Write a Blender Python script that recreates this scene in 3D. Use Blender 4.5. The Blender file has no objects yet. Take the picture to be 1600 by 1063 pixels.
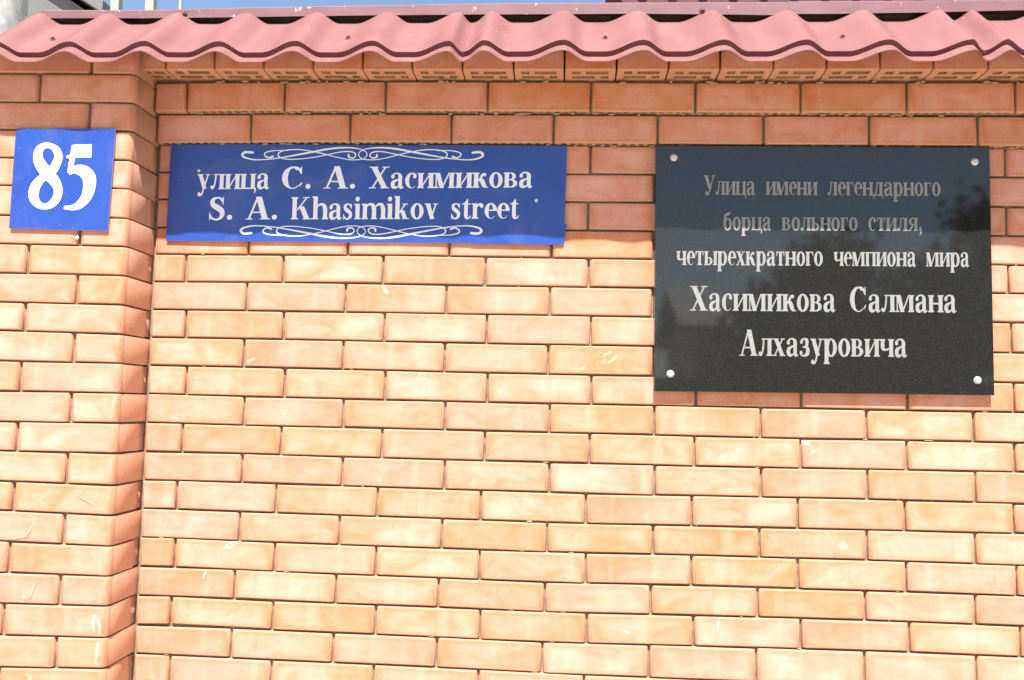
import bpy, bmesh, math, random, json
from mathutils import Vector, Matrix, noise
from mathutils.geometry import delaunay_2d_cdt
SC = bpy.context.scene
COL = SC.collection
rnd = random.Random(7)
# measured layout of the place, metres (X along the wall, Y into the wall, Z up)
D = json.loads(r'''{"cam":[[1.10623,-2.33256,1.53125],[0.998101,0.057597,0.021824],[-0.017653,-0.071949,0.997252],[-0.059009,0.995744,0.070796]],"lens":32.625,"dp":0.1416,"cb":0.0194,"hp":0.1079,"wall":[[0.0688,2.3079,0.0846,0.0717,0.0138,-0.0388,0],[0.2418,2.3099,0.251,0.0728,0.0104,-0.0388,0],[0.5015,2.312,0.2578,0.0737,0.0063,-0.0388,0],[0.764,2.3126,0.2569,0.0737,-0.0016,-0.0388,0],[1.0256,2.3121,0.2559,0.0736,-0.0027,-0.0388,0],[1.2866,2.3113,0.2557,0.0734,-0.0037,-0.0388,0],[1.547,2.3105,0.2546,0.0732,-0.0018,-0.0388,0],[1.8058,2.3106,0.2527,0.0729,0.0026,-0.0388,0],[2.0651,2.3116,0.2555,0.0732,0.0051,-0.0388,0],[2.3241,2.3126,0.252,0.0741,0.0022,-0.0388,0],[2.5796,2.3131,0.2486,0.075,0.0021,-0.0388,0],[0.1505,2.2316,0.2511,0.072,0.0098,-0.0194,1],[0.409,2.2339,0.2555,0.0715,0.0075,-0.0194,1],[0.6705,2.235,0.2572,0.0711,0.0015,-0.0194,1],[0.9324,2.2349,0.2563,0.0712,-0.0024,-0.0194,1],[1.1946,2.2343,0.2577,0.0712,-0.0025,-0.0194,1],[1.4581,2.2337,0.259,0.0706,-0.0021,-0.0194,1],[1.7198,2.2335,0.2539,0.0708,0.0009,-0.0194,1],[1.981,2.2338,0.2582,0.072,0.001,-0.0194,1],[2.2427,2.2339,0.2547,0.0729,0.0003,-0.0194,1],[2.5009,2.2339,0.2512,0.0734,-0.0003,-0.0194,1],[0.0601,2.1581,0.0806,0.0686,0.007,-0.0,2],[0.233,2.1593,0.255,0.07,0.007,-0.0,2],[0.4966,2.1608,0.2618,0.0714,0.004,-0.0,2],[0.7628,2.1616,0.26,0.0716,0.0024,-0.0,2],[1.0271,2.1618,0.2582,0.0703,-0.0014,-0.0,2],[1.2912,2.1616,0.2596,0.0693,-0.0001,-0.0,2],[1.555,2.1614,0.2577,0.0694,-0.0012,-0.0,2],[1.8186,2.1611,0.2589,0.0694,-0.0012,-0.0,2],[2.0686,2.1608,0.2308,0.0693,-0.0011,-0.0,2],[2.3032,2.1607,0.2279,0.0691,0.0001,-0.0,2],[2.5349,2.1607,0.2252,0.0686,0.0001,-0.0,2],[0.1504,2.0859,0.2471,0.0664,0.0026,-0.0,3],[0.4078,2.0865,0.2574,0.0665,0.0026,-0.0,3],[0.6712,2.0872,0.259,0.0667,0.0026,-0.0,3],[0.9336,2.0879,0.2556,0.0669,0.0026,-0.0,3],[1.1935,2.0883,0.2538,0.0671,0.0004,-0.0,3],[1.4573,2.088,0.2632,0.0676,-0.0022,-0.0,3],[1.7239,2.0874,0.2596,0.0681,-0.0022,-0.0,3],[1.9916,2.0869,0.2654,0.0686,-0.0022,-0.0,3],[2.2603,2.0866,0.2617,0.0691,0.0,-0.0,3],[2.5253,2.0866,0.258,0.0694,0.0004,-0.0,3],[0.0646,2.0128,0.0819,0.0693,0.0029,-0.0,4],[0.2377,2.0133,0.2539,0.0691,0.0028,-0.0,4],[0.4994,2.014,0.259,0.0688,0.0028,-0.0,4],[0.7635,2.0148,0.2589,0.0686,0.0028,-0.0,4],[1.0251,2.0155,0.2538,0.0683,0.0028,-0.0,4],[1.2889,2.0156,0.2633,0.0682,-0.0023,-0.0,4],[1.5548,2.0149,0.2581,0.0681,-0.0028,-0.0,4],[1.8172,2.0141,0.2562,0.0679,-0.0028,-0.0,4],[2.0676,2.0134,0.2343,0.0677,-0.0027,-0.0,4],[2.3057,2.0132,0.2314,0.0676,0.0002,-0.0,4],[2.5409,2.0132,0.2285,0.0674,0.0002,-0.0,4],[0.152,1.9408,0.2494,0.0653,0.0048,-0.0,5],[0.4092,1.9421,0.2546,0.0644,0.0055,-0.0,5],[0.6706,1.9433,0.2579,0.0638,0.0036,-0.0,5],[0.9328,1.9436,0.2561,0.065,-0.0015,-0.0,5],[1.1925,1.9432,0.2528,0.0665,-0.0012,-0.0,5],[1.4551,1.9426,0.2621,0.0669,-0.0031,-0.0,5],[1.7221,1.9418,0.2616,0.0672,-0.0031,-0.0,5],[1.9925,1.941,0.2688,0.0675,-0.0031,-0.0,5],[2.2645,1.9403,0.2649,0.0682,-0.0017,-0.0,5],[2.5328,1.9399,0.2612,0.0691,-0.0014,-0.0,5],[0.0687,1.8691,0.0858,0.067,0.0073,-0.0,6],[0.2432,1.8704,0.2528,0.0668,0.0071,-0.0,6],[0.5024,1.872,0.2553,0.0668,0.0058,-0.0,6],[0.7642,1.8721,0.2578,0.0684,-0.0053,-0.0,6],[1.0271,1.8712,0.2576,0.0691,-0.0018,-0.0,6],[1.2914,1.8707,0.2605,0.0679,-0.0014,-0.0,6],[1.5553,1.8703,0.257,0.0671,-0.0019,-0.0,6],[1.8173,1.8698,0.2566,0.0661,-0.0019,-0.0,6],[2.069,1.8693,0.2363,0.0653,-0.0024,-0.0,6],[2.309,1.8686,0.2333,0.0649,-0.0028,-0.0,6],[2.546,1.8681,0.2304,0.0645,-0.002,-0.0,6],[0.1511,1.7972,0.25,0.0681,0.0075,-0.0,7],[0.4081,1.7984,0.2535,0.0694,0.0019,-0.0,7],[0.6677,1.7981,0.2552,0.0692,-0.0047,-0.0,7],[0.9296,1.7978,0.2583,0.0676,0.0025,-0.0,7],[1.191,1.7978,0.2541,0.0679,-0.0023,-0.0,7],[1.4549,1.7976,0.2633,0.0683,0.0006,-0.0,7],[1.7219,1.7977,0.2604,0.068,0.0006,-0.0,7],[1.9934,1.7979,0.2722,0.0677,0.0006,-0.0,7],[2.2688,1.7978,0.2682,0.0671,-0.0015,-0.0,7],[2.5403,1.7975,0.2644,0.0666,-0.0005,-0.0,7],[0.0729,1.7241,0.093,0.067,0.0064,-0.0,8],[0.2504,1.7246,0.2517,0.0676,0.0014,-0.0,8],[0.5098,1.7248,0.2567,0.0677,-0.0003,-0.0,8],[0.7716,1.7245,0.2566,0.0684,-0.002,-0.0,8],[1.0341,1.7244,0.258,0.0691,0.0012,-0.0,8],[1.2963,1.7244,0.2561,0.0686,-0.0011,-0.0,8],[1.5575,1.7243,0.2558,0.0685,0.0006,-0.0,8],[1.8175,1.7245,0.2539,0.0688,0.0006,-0.0,8],[2.0711,1.7246,0.2429,0.0691,0.0006,-0.0,8],[2.3175,1.7247,0.2397,0.0692,-0.0001,-0.0,8],[2.5609,1.7246,0.2366,0.0692,-0.0001,-0.0,8],[0.1512,1.6519,0.249,0.0678,0.0033,-0.0,9],[0.4071,1.6521,0.2525,0.068,-0.0015,-0.0,9],[0.6665,1.6512,0.2558,0.0686,-0.005,-0.0,9],[0.9285,1.6503,0.258,0.0694,-0.0022,-0.0,9],[1.192,1.6502,0.2585,0.0696,0.0011,-0.0,9],[1.4559,1.6504,0.2589,0.0693,0.0007,-0.0,9],[1.7194,1.6506,0.2577,0.0689,0.0007,-0.0,9],[1.9866,1.6508,0.2664,0.0686,0.0007,-0.0,9],[2.2563,1.651,0.2626,0.0682,0.0007,-0.0,9],[2.5223,1.6512,0.2589,0.0678,0.0007,-0.0,9],[0.0784,1.5787,0.0994,0.068,-0.0019,-0.0,10],[0.2589,1.5783,0.2514,0.0695,-0.0025,-0.0,10],[0.5172,1.5775,0.2547,0.0703,-0.0036,-0.0,10],[0.7774,1.5764,0.2554,0.0699,-0.0045,-0.0,10],[1.0386,1.576,0.2567,0.069,0.0009,-0.0,10],[1.2996,1.5765,0.2549,0.0681,0.0028,-0.0,10],[1.5588,1.5771,0.253,0.0676,0.0021,-0.0,10],[1.8161,1.5774,0.2512,0.0677,0.0003,-0.0,10],[2.0715,1.578,0.2493,0.0673,0.0041,-0.0,10],[2.3244,1.5788,0.246,0.0664,0.0025,-0.0,10],[2.574,1.5794,0.2427,0.066,0.0023,-0.0,10],[0.1556,1.5046,0.253,0.0691,-0.0082,-0.0,11],[0.4134,1.5036,0.2521,0.0683,0.0009,-0.0,11],[0.6723,1.5037,0.2554,0.0664,-0.0008,-0.0,11],[0.9344,1.5032,0.2584,0.0663,-0.0024,-0.0,11],[1.1966,1.5033,0.2557,0.0672,0.003,-0.0,11],[1.4577,1.5035,0.2561,0.0689,-0.0018,-0.0,11],[1.7169,1.5038,0.2519,0.0692,0.0045,-0.0,11],[1.9738,1.5048,0.2516,0.0682,0.0037,-0.0,11],[2.2289,1.5056,0.2482,0.069,0.0025,-0.0,11],[2.4807,1.5062,0.2449,0.0698,0.0023,-0.0,11],[0.0768,1.4314,0.0947,0.0687,0.0046,-0.0,12],[0.2554,1.4312,0.252,0.0671,-0.0038,-0.0,12],[0.5138,1.4305,0.2544,0.0687,-0.0017,-0.0,12],[0.7742,1.43,0.2559,0.0701,-0.002,-0.0,12],[1.0359,1.4301,0.2572,0.0692,0.0027,-0.0,12],[1.297,1.4298,0.2546,0.0692,-0.0046,-0.0,12],[1.5566,1.4297,0.2542,0.0686,0.0036,-0.0,12],[1.8139,1.4312,0.25,0.067,0.008,-0.0,12],[2.0698,1.4327,0.2512,0.0661,0.0041,-0.0,12],[2.3245,1.4339,0.2479,0.0645,0.0046,-0.0,12],[2.5759,1.435,0.2445,0.0629,0.0047,-0.0,12],[0.1566,1.3583,0.2534,0.0675,0.0061,-0.0,13],[0.4153,1.358,0.2536,0.0679,-0.0085,-0.0,13],[0.6748,1.3564,0.255,0.068,-0.0038,-0.0,13],[0.9369,1.3557,0.2588,0.0691,-0.0009,-0.0,13],[1.1992,1.3556,0.2553,0.0695,-0.0004,-0.0,13],[1.4599,1.3564,0.2557,0.0679,0.0064,-0.0,13],[1.7187,1.3583,0.2515,0.067,0.0089,-0.0,13],[1.9756,1.3596,0.2519,0.0688,0.0008,-0.0,13],[2.2309,1.3601,0.2485,0.0716,0.0033,-0.0,13],[2.483,1.3608,0.2451,0.0741,0.0023,-0.0,13],[0.0719,1.2862,0.0901,0.0669,0.0127,-0.0,14],[0.2481,1.2858,0.2519,0.0683,-0.0074,-0.0,14],[0.5068,1.2842,0.2551,0.0684,-0.0052,-0.0,14],[0.7674,1.2829,0.2557,0.068,-0.0047,-0.0,14],[1.0293,1.2816,0.2578,0.069,-0.0057,-0.0,14],[1.2913,1.282,0.2558,0.0686,0.0094,-0.0,14],[1.5506,1.284,0.2524,0.0685,0.0055,-0.0,14],[1.8076,1.2853,0.2513,0.0693,0.0046,-0.0,14],[2.0646,1.2862,0.2524,0.0677,0.0026,-0.0,14],[2.3204,1.2868,0.2489,0.065,0.0019,-0.0,14],[2.5729,1.2872,0.2456,0.0625,0.0016,-0.0,14],[0.1552,1.2127,0.2559,0.0682,-0.0076,-0.0,15],[0.4141,1.2112,0.2516,0.0687,-0.004,-0.0,15],[0.6725,1.2101,0.2547,0.0684,-0.0038,-0.0,15],[0.9339,1.2086,0.2577,0.0683,-0.0079,-0.0,15],[1.1962,1.209,0.2565,0.067,0.0106,-0.0,15],[1.457,1.2106,0.2546,0.0665,0.0019,-0.0,15],[1.7162,1.2119,0.2534,0.0666,0.0081,-0.0,15],[1.9738,1.2127,0.2515,0.0682,-0.0023,-0.0,15],[2.2288,1.2127,0.2481,0.0719,0.0027,-0.0,15],[2.4804,1.213,0.2447,0.0748,-0.0002,-0.0,15],[0.0713,1.1414,0.0939,0.0677,0.0117,-0.0,16],[0.2497,1.1401,0.2525,0.0674,-0.0146,-0.0,16],[0.5081,1.1376,0.2539,0.0678,-0.0044,-0.0,16],[0.7683,1.1364,0.2561,0.0681,-0.005,-0.0,16],[1.0307,1.1355,0.2582,0.0686,-0.0014,-0.0,16],[1.2919,1.1371,0.2538,0.068,0.0136,-0.0,16],[1.5507,1.1388,0.2535,0.068,-0.0004,-0.0,16],[1.8089,1.1394,0.2524,0.0684,0.005,-0.0,16],[2.0677,1.1394,0.2549,0.0677,-0.0054,-0.0,16],[2.326,1.1383,0.2513,0.0666,-0.0025,-0.0,16],[2.5808,1.1377,0.2479,0.0645,-0.0027,-0.0,16],[0.1505,1.068,0.2514,0.0676,0.0023,-0.0,17],[0.4088,1.0665,0.2548,0.0675,-0.0142,-0.0,17],[0.6682,1.0645,0.2537,0.0668,-0.0011,-0.0,17],[0.9302,1.0631,0.2598,0.0672,-0.0093,-0.0,17],[1.1929,1.0634,0.2554,0.068,0.0115,-0.0,17],[1.4529,1.0657,0.2542,0.0662,0.0062,-0.0,17],[1.7114,1.0671,0.2523,0.0654,0.0043,-0.0,17],[1.9698,1.0675,0.2541,0.0658,-0.0006,-0.0,17],[2.2274,1.0672,0.2506,0.0661,-0.0023,-0.0,17],[2.4815,1.0668,0.2472,0.0668,-0.0001,-0.0,17],[0.0686,0.996,0.0934,0.0661,0.018,-0.0,18],[0.2491,0.9952,0.2572,0.0652,-0.013,-0.0,18],[0.5109,0.9929,0.256,0.0663,-0.0046,-0.0,18],[0.7728,0.9914,0.2574,0.0681,-0.0066,-0.0,18],[1.0356,0.9903,0.2577,0.0684,-0.0021,-0.0,18],[1.2975,0.9912,0.2557,0.0688,0.0096,-0.0,18],[1.5571,0.994,0.253,0.0687,0.0117,-0.0,18],[1.8151,0.9961,0.2526,0.0669,0.0043,-0.0,18],[2.0742,0.9957,0.2551,0.0672,-0.0075,-0.0,18],[2.3327,0.9945,0.2515,0.0684,-0.0015,-0.0,18],[2.5876,0.9942,0.248,0.0681,-0.0013,-0.0,18],[0.1484,0.9223,0.2521,0.0664,-0.0022,-0.0,19],[0.4069,0.921,0.2545,0.0671,-0.0085,-0.0,19],[0.6668,0.9194,0.255,0.0679,-0.0037,-0.0,19],[0.928,0.9171,0.2571,0.069,-0.0136,-0.0,19],[1.1897,0.9158,0.2558,0.0714,0.0038,-0.0,19],[1.4497,0.9166,0.2539,0.0742,0.0018,-0.0,19],[1.7086,0.9168,0.2534,0.0797,0.0005,-0.0,19],[1.9692,0.9159,0.2574,0.0829,-0.0073,-0.0,19],[2.2299,0.914,0.2537,0.0839,-0.0075,-0.0,19],[2.487,0.9124,0.2502,0.0856,-0.0051,-0.0,19],[0.0715,0.8496,0.0972,0.0685,0.004,-0.0,20],[0.2524,0.8484,0.2543,0.0685,-0.0107,-0.0,20],[0.5114,0.8466,0.2533,0.0685,-0.0036,-0.0,20],[0.7714,0.8451,0.2562,0.0685,-0.0081,-0.0,20],[1.0323,0.8423,0.2551,0.0685,-0.0127,-0.0,20],[1.2927,0.8406,0.2554,0.0685,-0.001,-0.0,20],[1.5531,0.8392,0.2549,0.0685,-0.0095,-0.0,20],[1.8122,0.8368,0.2529,0.0685,-0.0095,-0.0,20],[2.0707,0.8343,0.2538,0.0685,-0.0095,-0.0,20],[2.3279,0.8319,0.2502,0.0685,-0.0095,-0.0,20],[2.5816,0.8294,0.2467,0.0685,-0.0095,-0.0,20],[0.1484,0.7667,0.2521,0.068,0,0.0,21],[0.4069,0.7667,0.2545,0.068,0,0.0,21],[0.6668,0.7667,0.255,0.068,0,0.0,21],[0.928,0.7667,0.2571,0.068,0,0.0,21],[1.1897,0.7667,0.2558,0.068,0,0.0,21],[1.4497,0.7667,0.2539,0.068,0,0.0,21],[1.7086,0.7667,0.2534,0.068,0,0.0,21],[1.9692,0.7667,0.2574,0.068,0,0.0,21],[2.2299,0.7667,0.2537,0.068,0,0.0,21],[2.487,0.7667,0.2502,0.068,0,0.0,21],[0.0715,0.6932,0.0972,0.068,0,0.0,22],[0.2524,0.6932,0.2543,0.068,0,0.0,22],[0.5114,0.6932,0.2533,0.068,0,0.0,22],[0.7714,0.6932,0.2562,0.068,0,0.0,22],[1.0323,0.6932,0.2551,0.068,0,0.0,22],[1.2927,0.6932,0.2554,0.068,0,0.0,22],[1.5531,0.6932,0.2549,0.068,0,0.0,22],[1.8122,0.6932,0.2529,0.068,0,0.0,22],[2.0707,0.6932,0.2538,0.068,0,0.0,22],[2.3279,0.6932,0.2502,0.068,0,0.0,22],[0.1484,0.6197,0.2521,0.068,0,0.0,23],[0.4069,0.6197,0.2545,0.068,0,0.0,23],[0.6668,0.6197,0.255,0.068,0,0.0,23],[0.928,0.6197,0.2571,0.068,0,0.0,23],[1.1897,0.6197,0.2558,0.068,0,0.0,23],[1.4497,0.6197,0.2539,0.068,0,0.0,23],[1.7086,0.6197,0.2534,0.068,0,0.0,23],[1.9692,0.6197,0.2574,0.068,0,0.0,23],[2.2299,0.6197,0.2537,0.068,0,0.0,23],[2.487,0.6197,0.2502,0.068,0,0.0,23]],"cx":0.0264,"pil":[[-0.0304,2.3693,0.1135,0.0695,-0.0092,1,0,-1],[-0.2187,2.371,0.2528,0.0695,-0.0092,0,0,-1],[-0.0956,2.2963,0.244,0.0676,-0.007,1,1,0],[-0.2837,2.2976,0.1218,0.0684,-0.007,0,1,0],[-0.0295,2.2238,0.1119,0.0667,-0.0064,1,0,1],[-0.2171,2.225,0.2528,0.0661,-0.0064,0,0,1],[-0.0955,2.1523,0.2437,0.0674,-0.0124,1,1,2],[-0.2834,2.1547,0.1218,0.0657,-0.0124,0,1,2],[-0.0305,2.0795,0.1138,0.0661,-0.0187,1,0,3],[-0.219,2.083,0.2528,0.0654,-0.0187,0,0,3],[-0.0977,2.0085,0.2482,0.0687,-0.0181,1,1,4],[-0.2879,2.0119,0.1218,0.0695,-0.0181,0,1,4],[-0.0337,1.9357,0.1203,0.0649,-0.0137,1,0,5],[-0.2255,1.9383,0.2528,0.0658,-0.0137,0,0,5],[-0.0982,1.8655,0.2492,0.067,-0.0105,1,1,6],[-0.2889,1.8675,0.1218,0.0673,-0.0105,0,1,6],[-0.0337,1.7931,0.1202,0.0667,-0.0073,1,0,7],[-0.2254,1.7945,0.2528,0.0675,-0.0073,0,0,7],[-0.0979,1.7218,0.2486,0.0665,-0.011,1,1,8],[-0.2883,1.7239,0.1218,0.0642,-0.011,0,1,8],[-0.0337,1.6492,0.1201,0.0666,-0.0094,1,0,9],[-0.2253,1.651,0.2528,0.0695,-0.0094,0,0,9],[-0.0987,1.5772,0.2501,0.0677,0.0001,1,1,10],[-0.2898,1.5772,0.1218,0.0684,0.0001,0,1,10],[-0.0331,1.5049,0.1189,0.0673,0.0071,1,0,11],[-0.2241,1.5035,0.2528,0.0691,0.0071,0,0,11],[-0.0986,1.4318,0.25,0.0673,0.0063,1,1,12],[-0.2897,1.4306,0.1218,0.0651,0.0063,0,1,12],[-0.0337,1.3578,0.1202,0.0709,-0.0057,1,0,13],[-0.2254,1.3588,0.2528,0.0685,-0.0057,0,0,13],[-0.0986,1.2851,0.2499,0.066,-0.0164,1,1,14],[-0.2896,1.2882,0.1218,0.0643,-0.0164,0,1,14],[-0.0336,1.2117,0.1199,0.068,-0.0189,1,0,15],[-0.2251,1.2153,0.2528,0.0687,-0.0189,0,0,15],[-0.0996,1.1406,0.252,0.0666,-0.0079,1,1,16],[-0.2917,1.1421,0.1218,0.0701,-0.0079,0,1,16],[-0.0344,1.069,0.1217,0.0667,0.0031,1,0,17],[-0.2269,1.0684,0.2528,0.0674,0.0031,0,0,17],[-0.1021,0.9957,0.2571,0.0692,0.0087,1,1,18],[-0.2968,0.9941,0.1218,0.0706,0.0087,0,1,18],[-0.0348,0.9232,0.1225,0.0676,0.0161,1,0,19],[-0.2277,0.9201,0.2528,0.069,0.0161,0,0,19],[-0.1034,0.8488,0.2597,0.0685,0.0199,1,1,20],[-0.2994,0.8449,0.1218,0.0685,0.0199,0,1,20],[-0.0348,0.7767,0.1225,0.0685,0.0199,1,0,21],[-0.2277,0.7729,0.2528,0.0685,0.0199,0,0,21],[-0.1034,0.7018,0.2597,0.0685,0.0199,1,1,22],[-0.2994,0.6979,0.1218,0.0685,0.0199,0,1,22],[-0.0348,0.6297,0.1225,0.0685,0.0199,1,0,23],[-0.2277,0.6259,0.2528,0.0685,0.0199,0,0,23]],"hdr":[[0.0181,0.0858,2.3561],[0.0858,0.2107,2.3561],[0.2107,0.3365,2.3562],[0.3365,0.4615,2.3562],[0.4615,0.5873,2.3563],[0.5873,0.7114,2.3563],[0.7114,0.8364,2.3564],[0.8364,0.963,2.3564],[0.963,1.0887,2.3565],[1.0887,1.2167,2.3566],[1.2167,1.3423,2.3566],[1.3423,1.4672,2.3567],[1.4672,1.5942,2.3567],[1.5942,1.7204,2.3568],[1.7204,1.8473,2.3568],[1.8473,1.9733,2.3569],[1.9733,2.1015,2.357],[2.1015,2.2288,2.357],[2.2288,2.3552,2.3571],[2.3552,2.4808,2.3571]],"Y":[-0.0065,-0.1491,-0.0205],"street":[[0.0654,2.1946],[1.0979,2.195],[1.0943,1.943],[0.0635,1.9386]],"num":[[-0.2668,2.1898],[-0.0131,2.1917],[-0.0188,1.9364],[-0.2693,1.9401]],"plaque":[[1.3216,2.1939],[2.1378,2.1926],[2.1412,1.5821],[1.3235,1.5751]],"sbolt":[[0.1431,2.1238],[1.0225,2.0523]],"nbolt":[[-0.1285,2.1188]],"pbolt":[[1.3666,2.1622],[2.102,2.1563],[1.3631,1.6186],[2.1017,1.6177]],"pilbolt":[[-0.0985,1.9195]],"ptext":[[["Улица",1.4405,2.0683,1.5677,2.0686,0.0488],["имени",1.5945,2.0687,1.7208,2.0691,0.0486],["легендарного",1.7454,2.0692,2.0189,2.07,0.0484]],
[["борца",1.4905,1.9793,1.6075,1.98,0.0476],["вольного",1.6334,1.9802,1.8182,1.9813,0.0474],["стиля,",1.8439,1.9815,1.9733,1.9823,0.0472]],
[["четырехкратного",1.375,1.8902,1.7334,1.8927,0.0507],["чемпиона",1.7602,1.8929,1.9579,1.8943,0.0502],["мира",1.9822,1.8944,2.0853,1.8952,0.0499]],
[["Хасимикова",1.4093,1.7766,1.7638,1.7797,0.0615],["Салмана",1.7988,1.78,2.0536,1.7822,0.0609]],
[["Алхазуровича",1.5308,1.6668,1.9346,1.6713,0.0625]]],"stext":[[["улица",0.1403,2.0742,0.3314,2.0768,0.0574],["С.",0.3644,2.0773,0.4399,2.0783,0.0571],["А.",0.4734,2.0787,0.5558,2.0798,0.057],["Хасимикова",0.5918,2.0803,1.0121,2.086,0.0568]],
[["S.",0.1762,1.9948,0.2371,1.9956,0.058],["A.",0.2725,1.9961,0.3549,1.9972,0.0578],["Khasimikov",0.3912,1.9977,0.7718,2.0029,0.0577],["street",0.8063,2.0034,0.9795,2.0057,0.0571]]],"digits":[[[-0.1665,2.0873,0.0233],[-0.1585,2.1021,0.0224],[-0.1538,2.1202,0.02061],[-0.1605,2.1371,0.01792],[-0.175,2.1471,0.01344],[-0.1905,2.1474,0.01523],[-0.203,2.138,0.02061],[-0.206,2.1199,0.02419],[-0.1992,2.1019,0.02778],[-0.1825,2.0807,0.02957],[-0.163,2.062,0.02688],[-0.1509,2.0421,0.0224],[-0.1512,2.0202,0.0215],[-0.1636,2.0021,0.01882],[-0.1815,1.9952,0.01434],[-0.198,2.0006,0.01792],[-0.2095,2.0157,0.02419],[-0.211,2.0337,0.02598],[-0.2044,2.0517,0.02419],[-0.1879,2.0699,0.01971],[-0.1665,2.0873,0.01792]],
[[-0.1152,2.1349,0.03264],[-0.1001,2.135,0.03264],[-0.0839,2.1351,0.03264],[-0.0709,2.1352,0.03346]],
[[-0.1131,2.1486,0.01632],[-0.1186,2.1164,0.01387],[-0.123,2.0795,0.01224]],
[[-0.1254,2.0791,0.00898],[-0.1096,2.0876,0.0204],[-0.0892,2.0846,0.02938],[-0.0737,2.0687,0.03346],[-0.0716,2.0448,0.03101],[-0.0775,2.0208,0.02693],[-0.0926,2.0016,0.0204],[-0.1104,1.9934,0.01387],[-0.1326,1.9932,0.00734]]],"orn":[[[0.8569,2.1754,0.00576],[0.8754,2.1766,0.0064],[0.8838,2.1705,0.0064],[0.8778,2.1628,0.0048],[0.8533,2.1569,0.0032],[0.8162,2.1579,0.00256],[0.7748,2.1634,0.0032],[0.7124,2.1745,0.0048],[0.6623,2.1839,0.0048],[0.6206,2.1875,0.00384],[0.5832,2.1842,0.00256],[0.5647,2.1756,0.00224],[0.5629,2.1659,0.00224],[0.5736,2.1571,0.00224],[0.605,2.1554,0.00224],[0.6422,2.1625,0.00224],[0.6875,2.1744,0.00256],[0.7329,2.1823,0.00256],[0.7702,2.1814,0.00288],[0.7889,2.175,0.0032],[0.7904,2.1654,0.00288],[0.7749,2.1584,0.00256],[0.746,2.1574,0.00224],[0.6962,2.1629,0.00224],[0.6586,2.1703,0.00256],[0.6251,2.1767,0.00288],[0.6001,2.1758,0.0032],[0.5912,2.168,0.0032],[0.5973,2.1603,0.0032],[0.6089,2.1623,0.00416],[0.6096,2.1681,0.00544]],
[[0.766,2.1806,0.00224],[0.8032,2.18,0.00256],[0.824,2.1752,0.0032],[0.8262,2.1675,0.0032],[0.8161,2.1617,0.00384],[0.8057,2.1647,0.00512]],
[[0.2844,2.172,0.00576],[0.2653,2.1731,0.0064],[0.2571,2.1668,0.0064],[0.2638,2.1591,0.0048],[0.2894,2.1534,0.0032],[0.3274,2.1548,0.00256],[0.3693,2.1609,0.0032],[0.432,2.1729,0.0048],[0.482,2.1828,0.0048],[0.5237,2.1869,0.00384],[0.5615,2.1841,0.00256],[0.5805,2.1757,0.00224],[0.5829,2.166,0.00224],[0.5728,2.1571,0.00224],[0.5416,2.155,0.00224],[0.5037,2.1617,0.00224],[0.4572,2.173,0.00256],[0.4107,2.1805,0.00256],[0.3728,2.1791,0.00288],[0.3541,2.1724,0.0032],[0.3532,2.1627,0.00288],[0.3695,2.1558,0.00256],[0.399,2.1552,0.00224],[0.4492,2.1614,0.00224],[0.4867,2.1693,0.00256],[0.5199,2.1761,0.00288],[0.5451,2.1755,0.0032],[0.5545,2.1678,0.0032],[0.5489,2.16,0.0032],[0.5372,2.1619,0.00416],[0.5361,2.1677,0.00544]],
[[0.3771,2.1784,0.00224],[0.3391,2.1774,0.00256],[0.3182,2.1722,0.0032],[0.3164,2.1644,0.0032],[0.3272,2.1587,0.00384],[0.3377,2.1618,0.00512]],
[[0.858,1.9674,0.00576],[0.8764,1.9665,0.0064],[0.8845,1.9727,0.0064],[0.8782,1.9802,0.0048],[0.8535,1.9856,0.0032],[0.8166,1.9841,0.00256],[0.7758,1.9779,0.0032],[0.7144,1.9659,0.0048],[0.6652,1.9558,0.0048],[0.624,1.9516,0.00384],[0.5867,1.9542,0.00256],[0.5677,1.9624,0.00224],[0.5653,1.9719,0.00224],[0.5754,1.9808,0.00224],[0.6064,1.983,0.00224],[0.6439,1.9765,0.00224],[0.6897,1.9656,0.00256],[0.7352,1.9585,0.00256],[0.7722,1.9601,0.00288],[0.7904,1.9667,0.0032],[0.7914,1.9762,0.00288],[0.7756,1.9829,0.00256],[0.7468,1.9833,0.00224],[0.6976,1.9771,0.00224],[0.6607,1.9691,0.00256],[0.6278,1.9623,0.00288],[0.603,1.9627,0.0032],[0.5936,1.9703,0.0032],[0.5992,1.978,0.0032],[0.6108,1.9762,0.00416],[0.6118,1.9705,0.00544]],
[[0.768,1.9608,0.00224],[0.8049,1.9619,0.00256],[0.8253,1.9671,0.0032],[0.8271,1.9747,0.0032],[0.8167,1.9803,0.00384],[0.8066,1.9771,0.00512]],
[[0.2891,1.9612,0.00576],[0.2702,1.9598,0.0064],[0.2616,1.9659,0.0064],[0.2675,1.9736,0.0048],[0.2925,1.9797,0.0032],[0.3304,1.9789,0.00256],[0.3726,1.9736,0.0032],[0.4358,1.9628,0.0048],[0.4861,1.9538,0.0048],[0.5279,1.9505,0.00384],[0.5651,1.9539,0.00256],[0.5835,1.9625,0.00224],[0.5853,1.9721,0.00224],[0.5746,1.9807,0.00224],[0.5434,1.9823,0.00224],[0.5062,1.975,0.00224],[0.4608,1.9631,0.00256],[0.4152,1.9549,0.00256],[0.3775,1.9557,0.00288],[0.3584,1.962,0.0032],[0.3567,1.9715,0.00288],[0.3724,1.9786,0.00256],[0.4017,1.9797,0.00224],[0.452,1.9745,0.00224],[0.4898,1.9672,0.00256],[0.5233,1.9611,0.00288],[0.5482,1.9621,0.0032],[0.5571,1.9699,0.0032],[0.551,1.9774,0.0032],[0.5395,1.9754,0.00416],[0.5388,1.9697,0.00544]],
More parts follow.
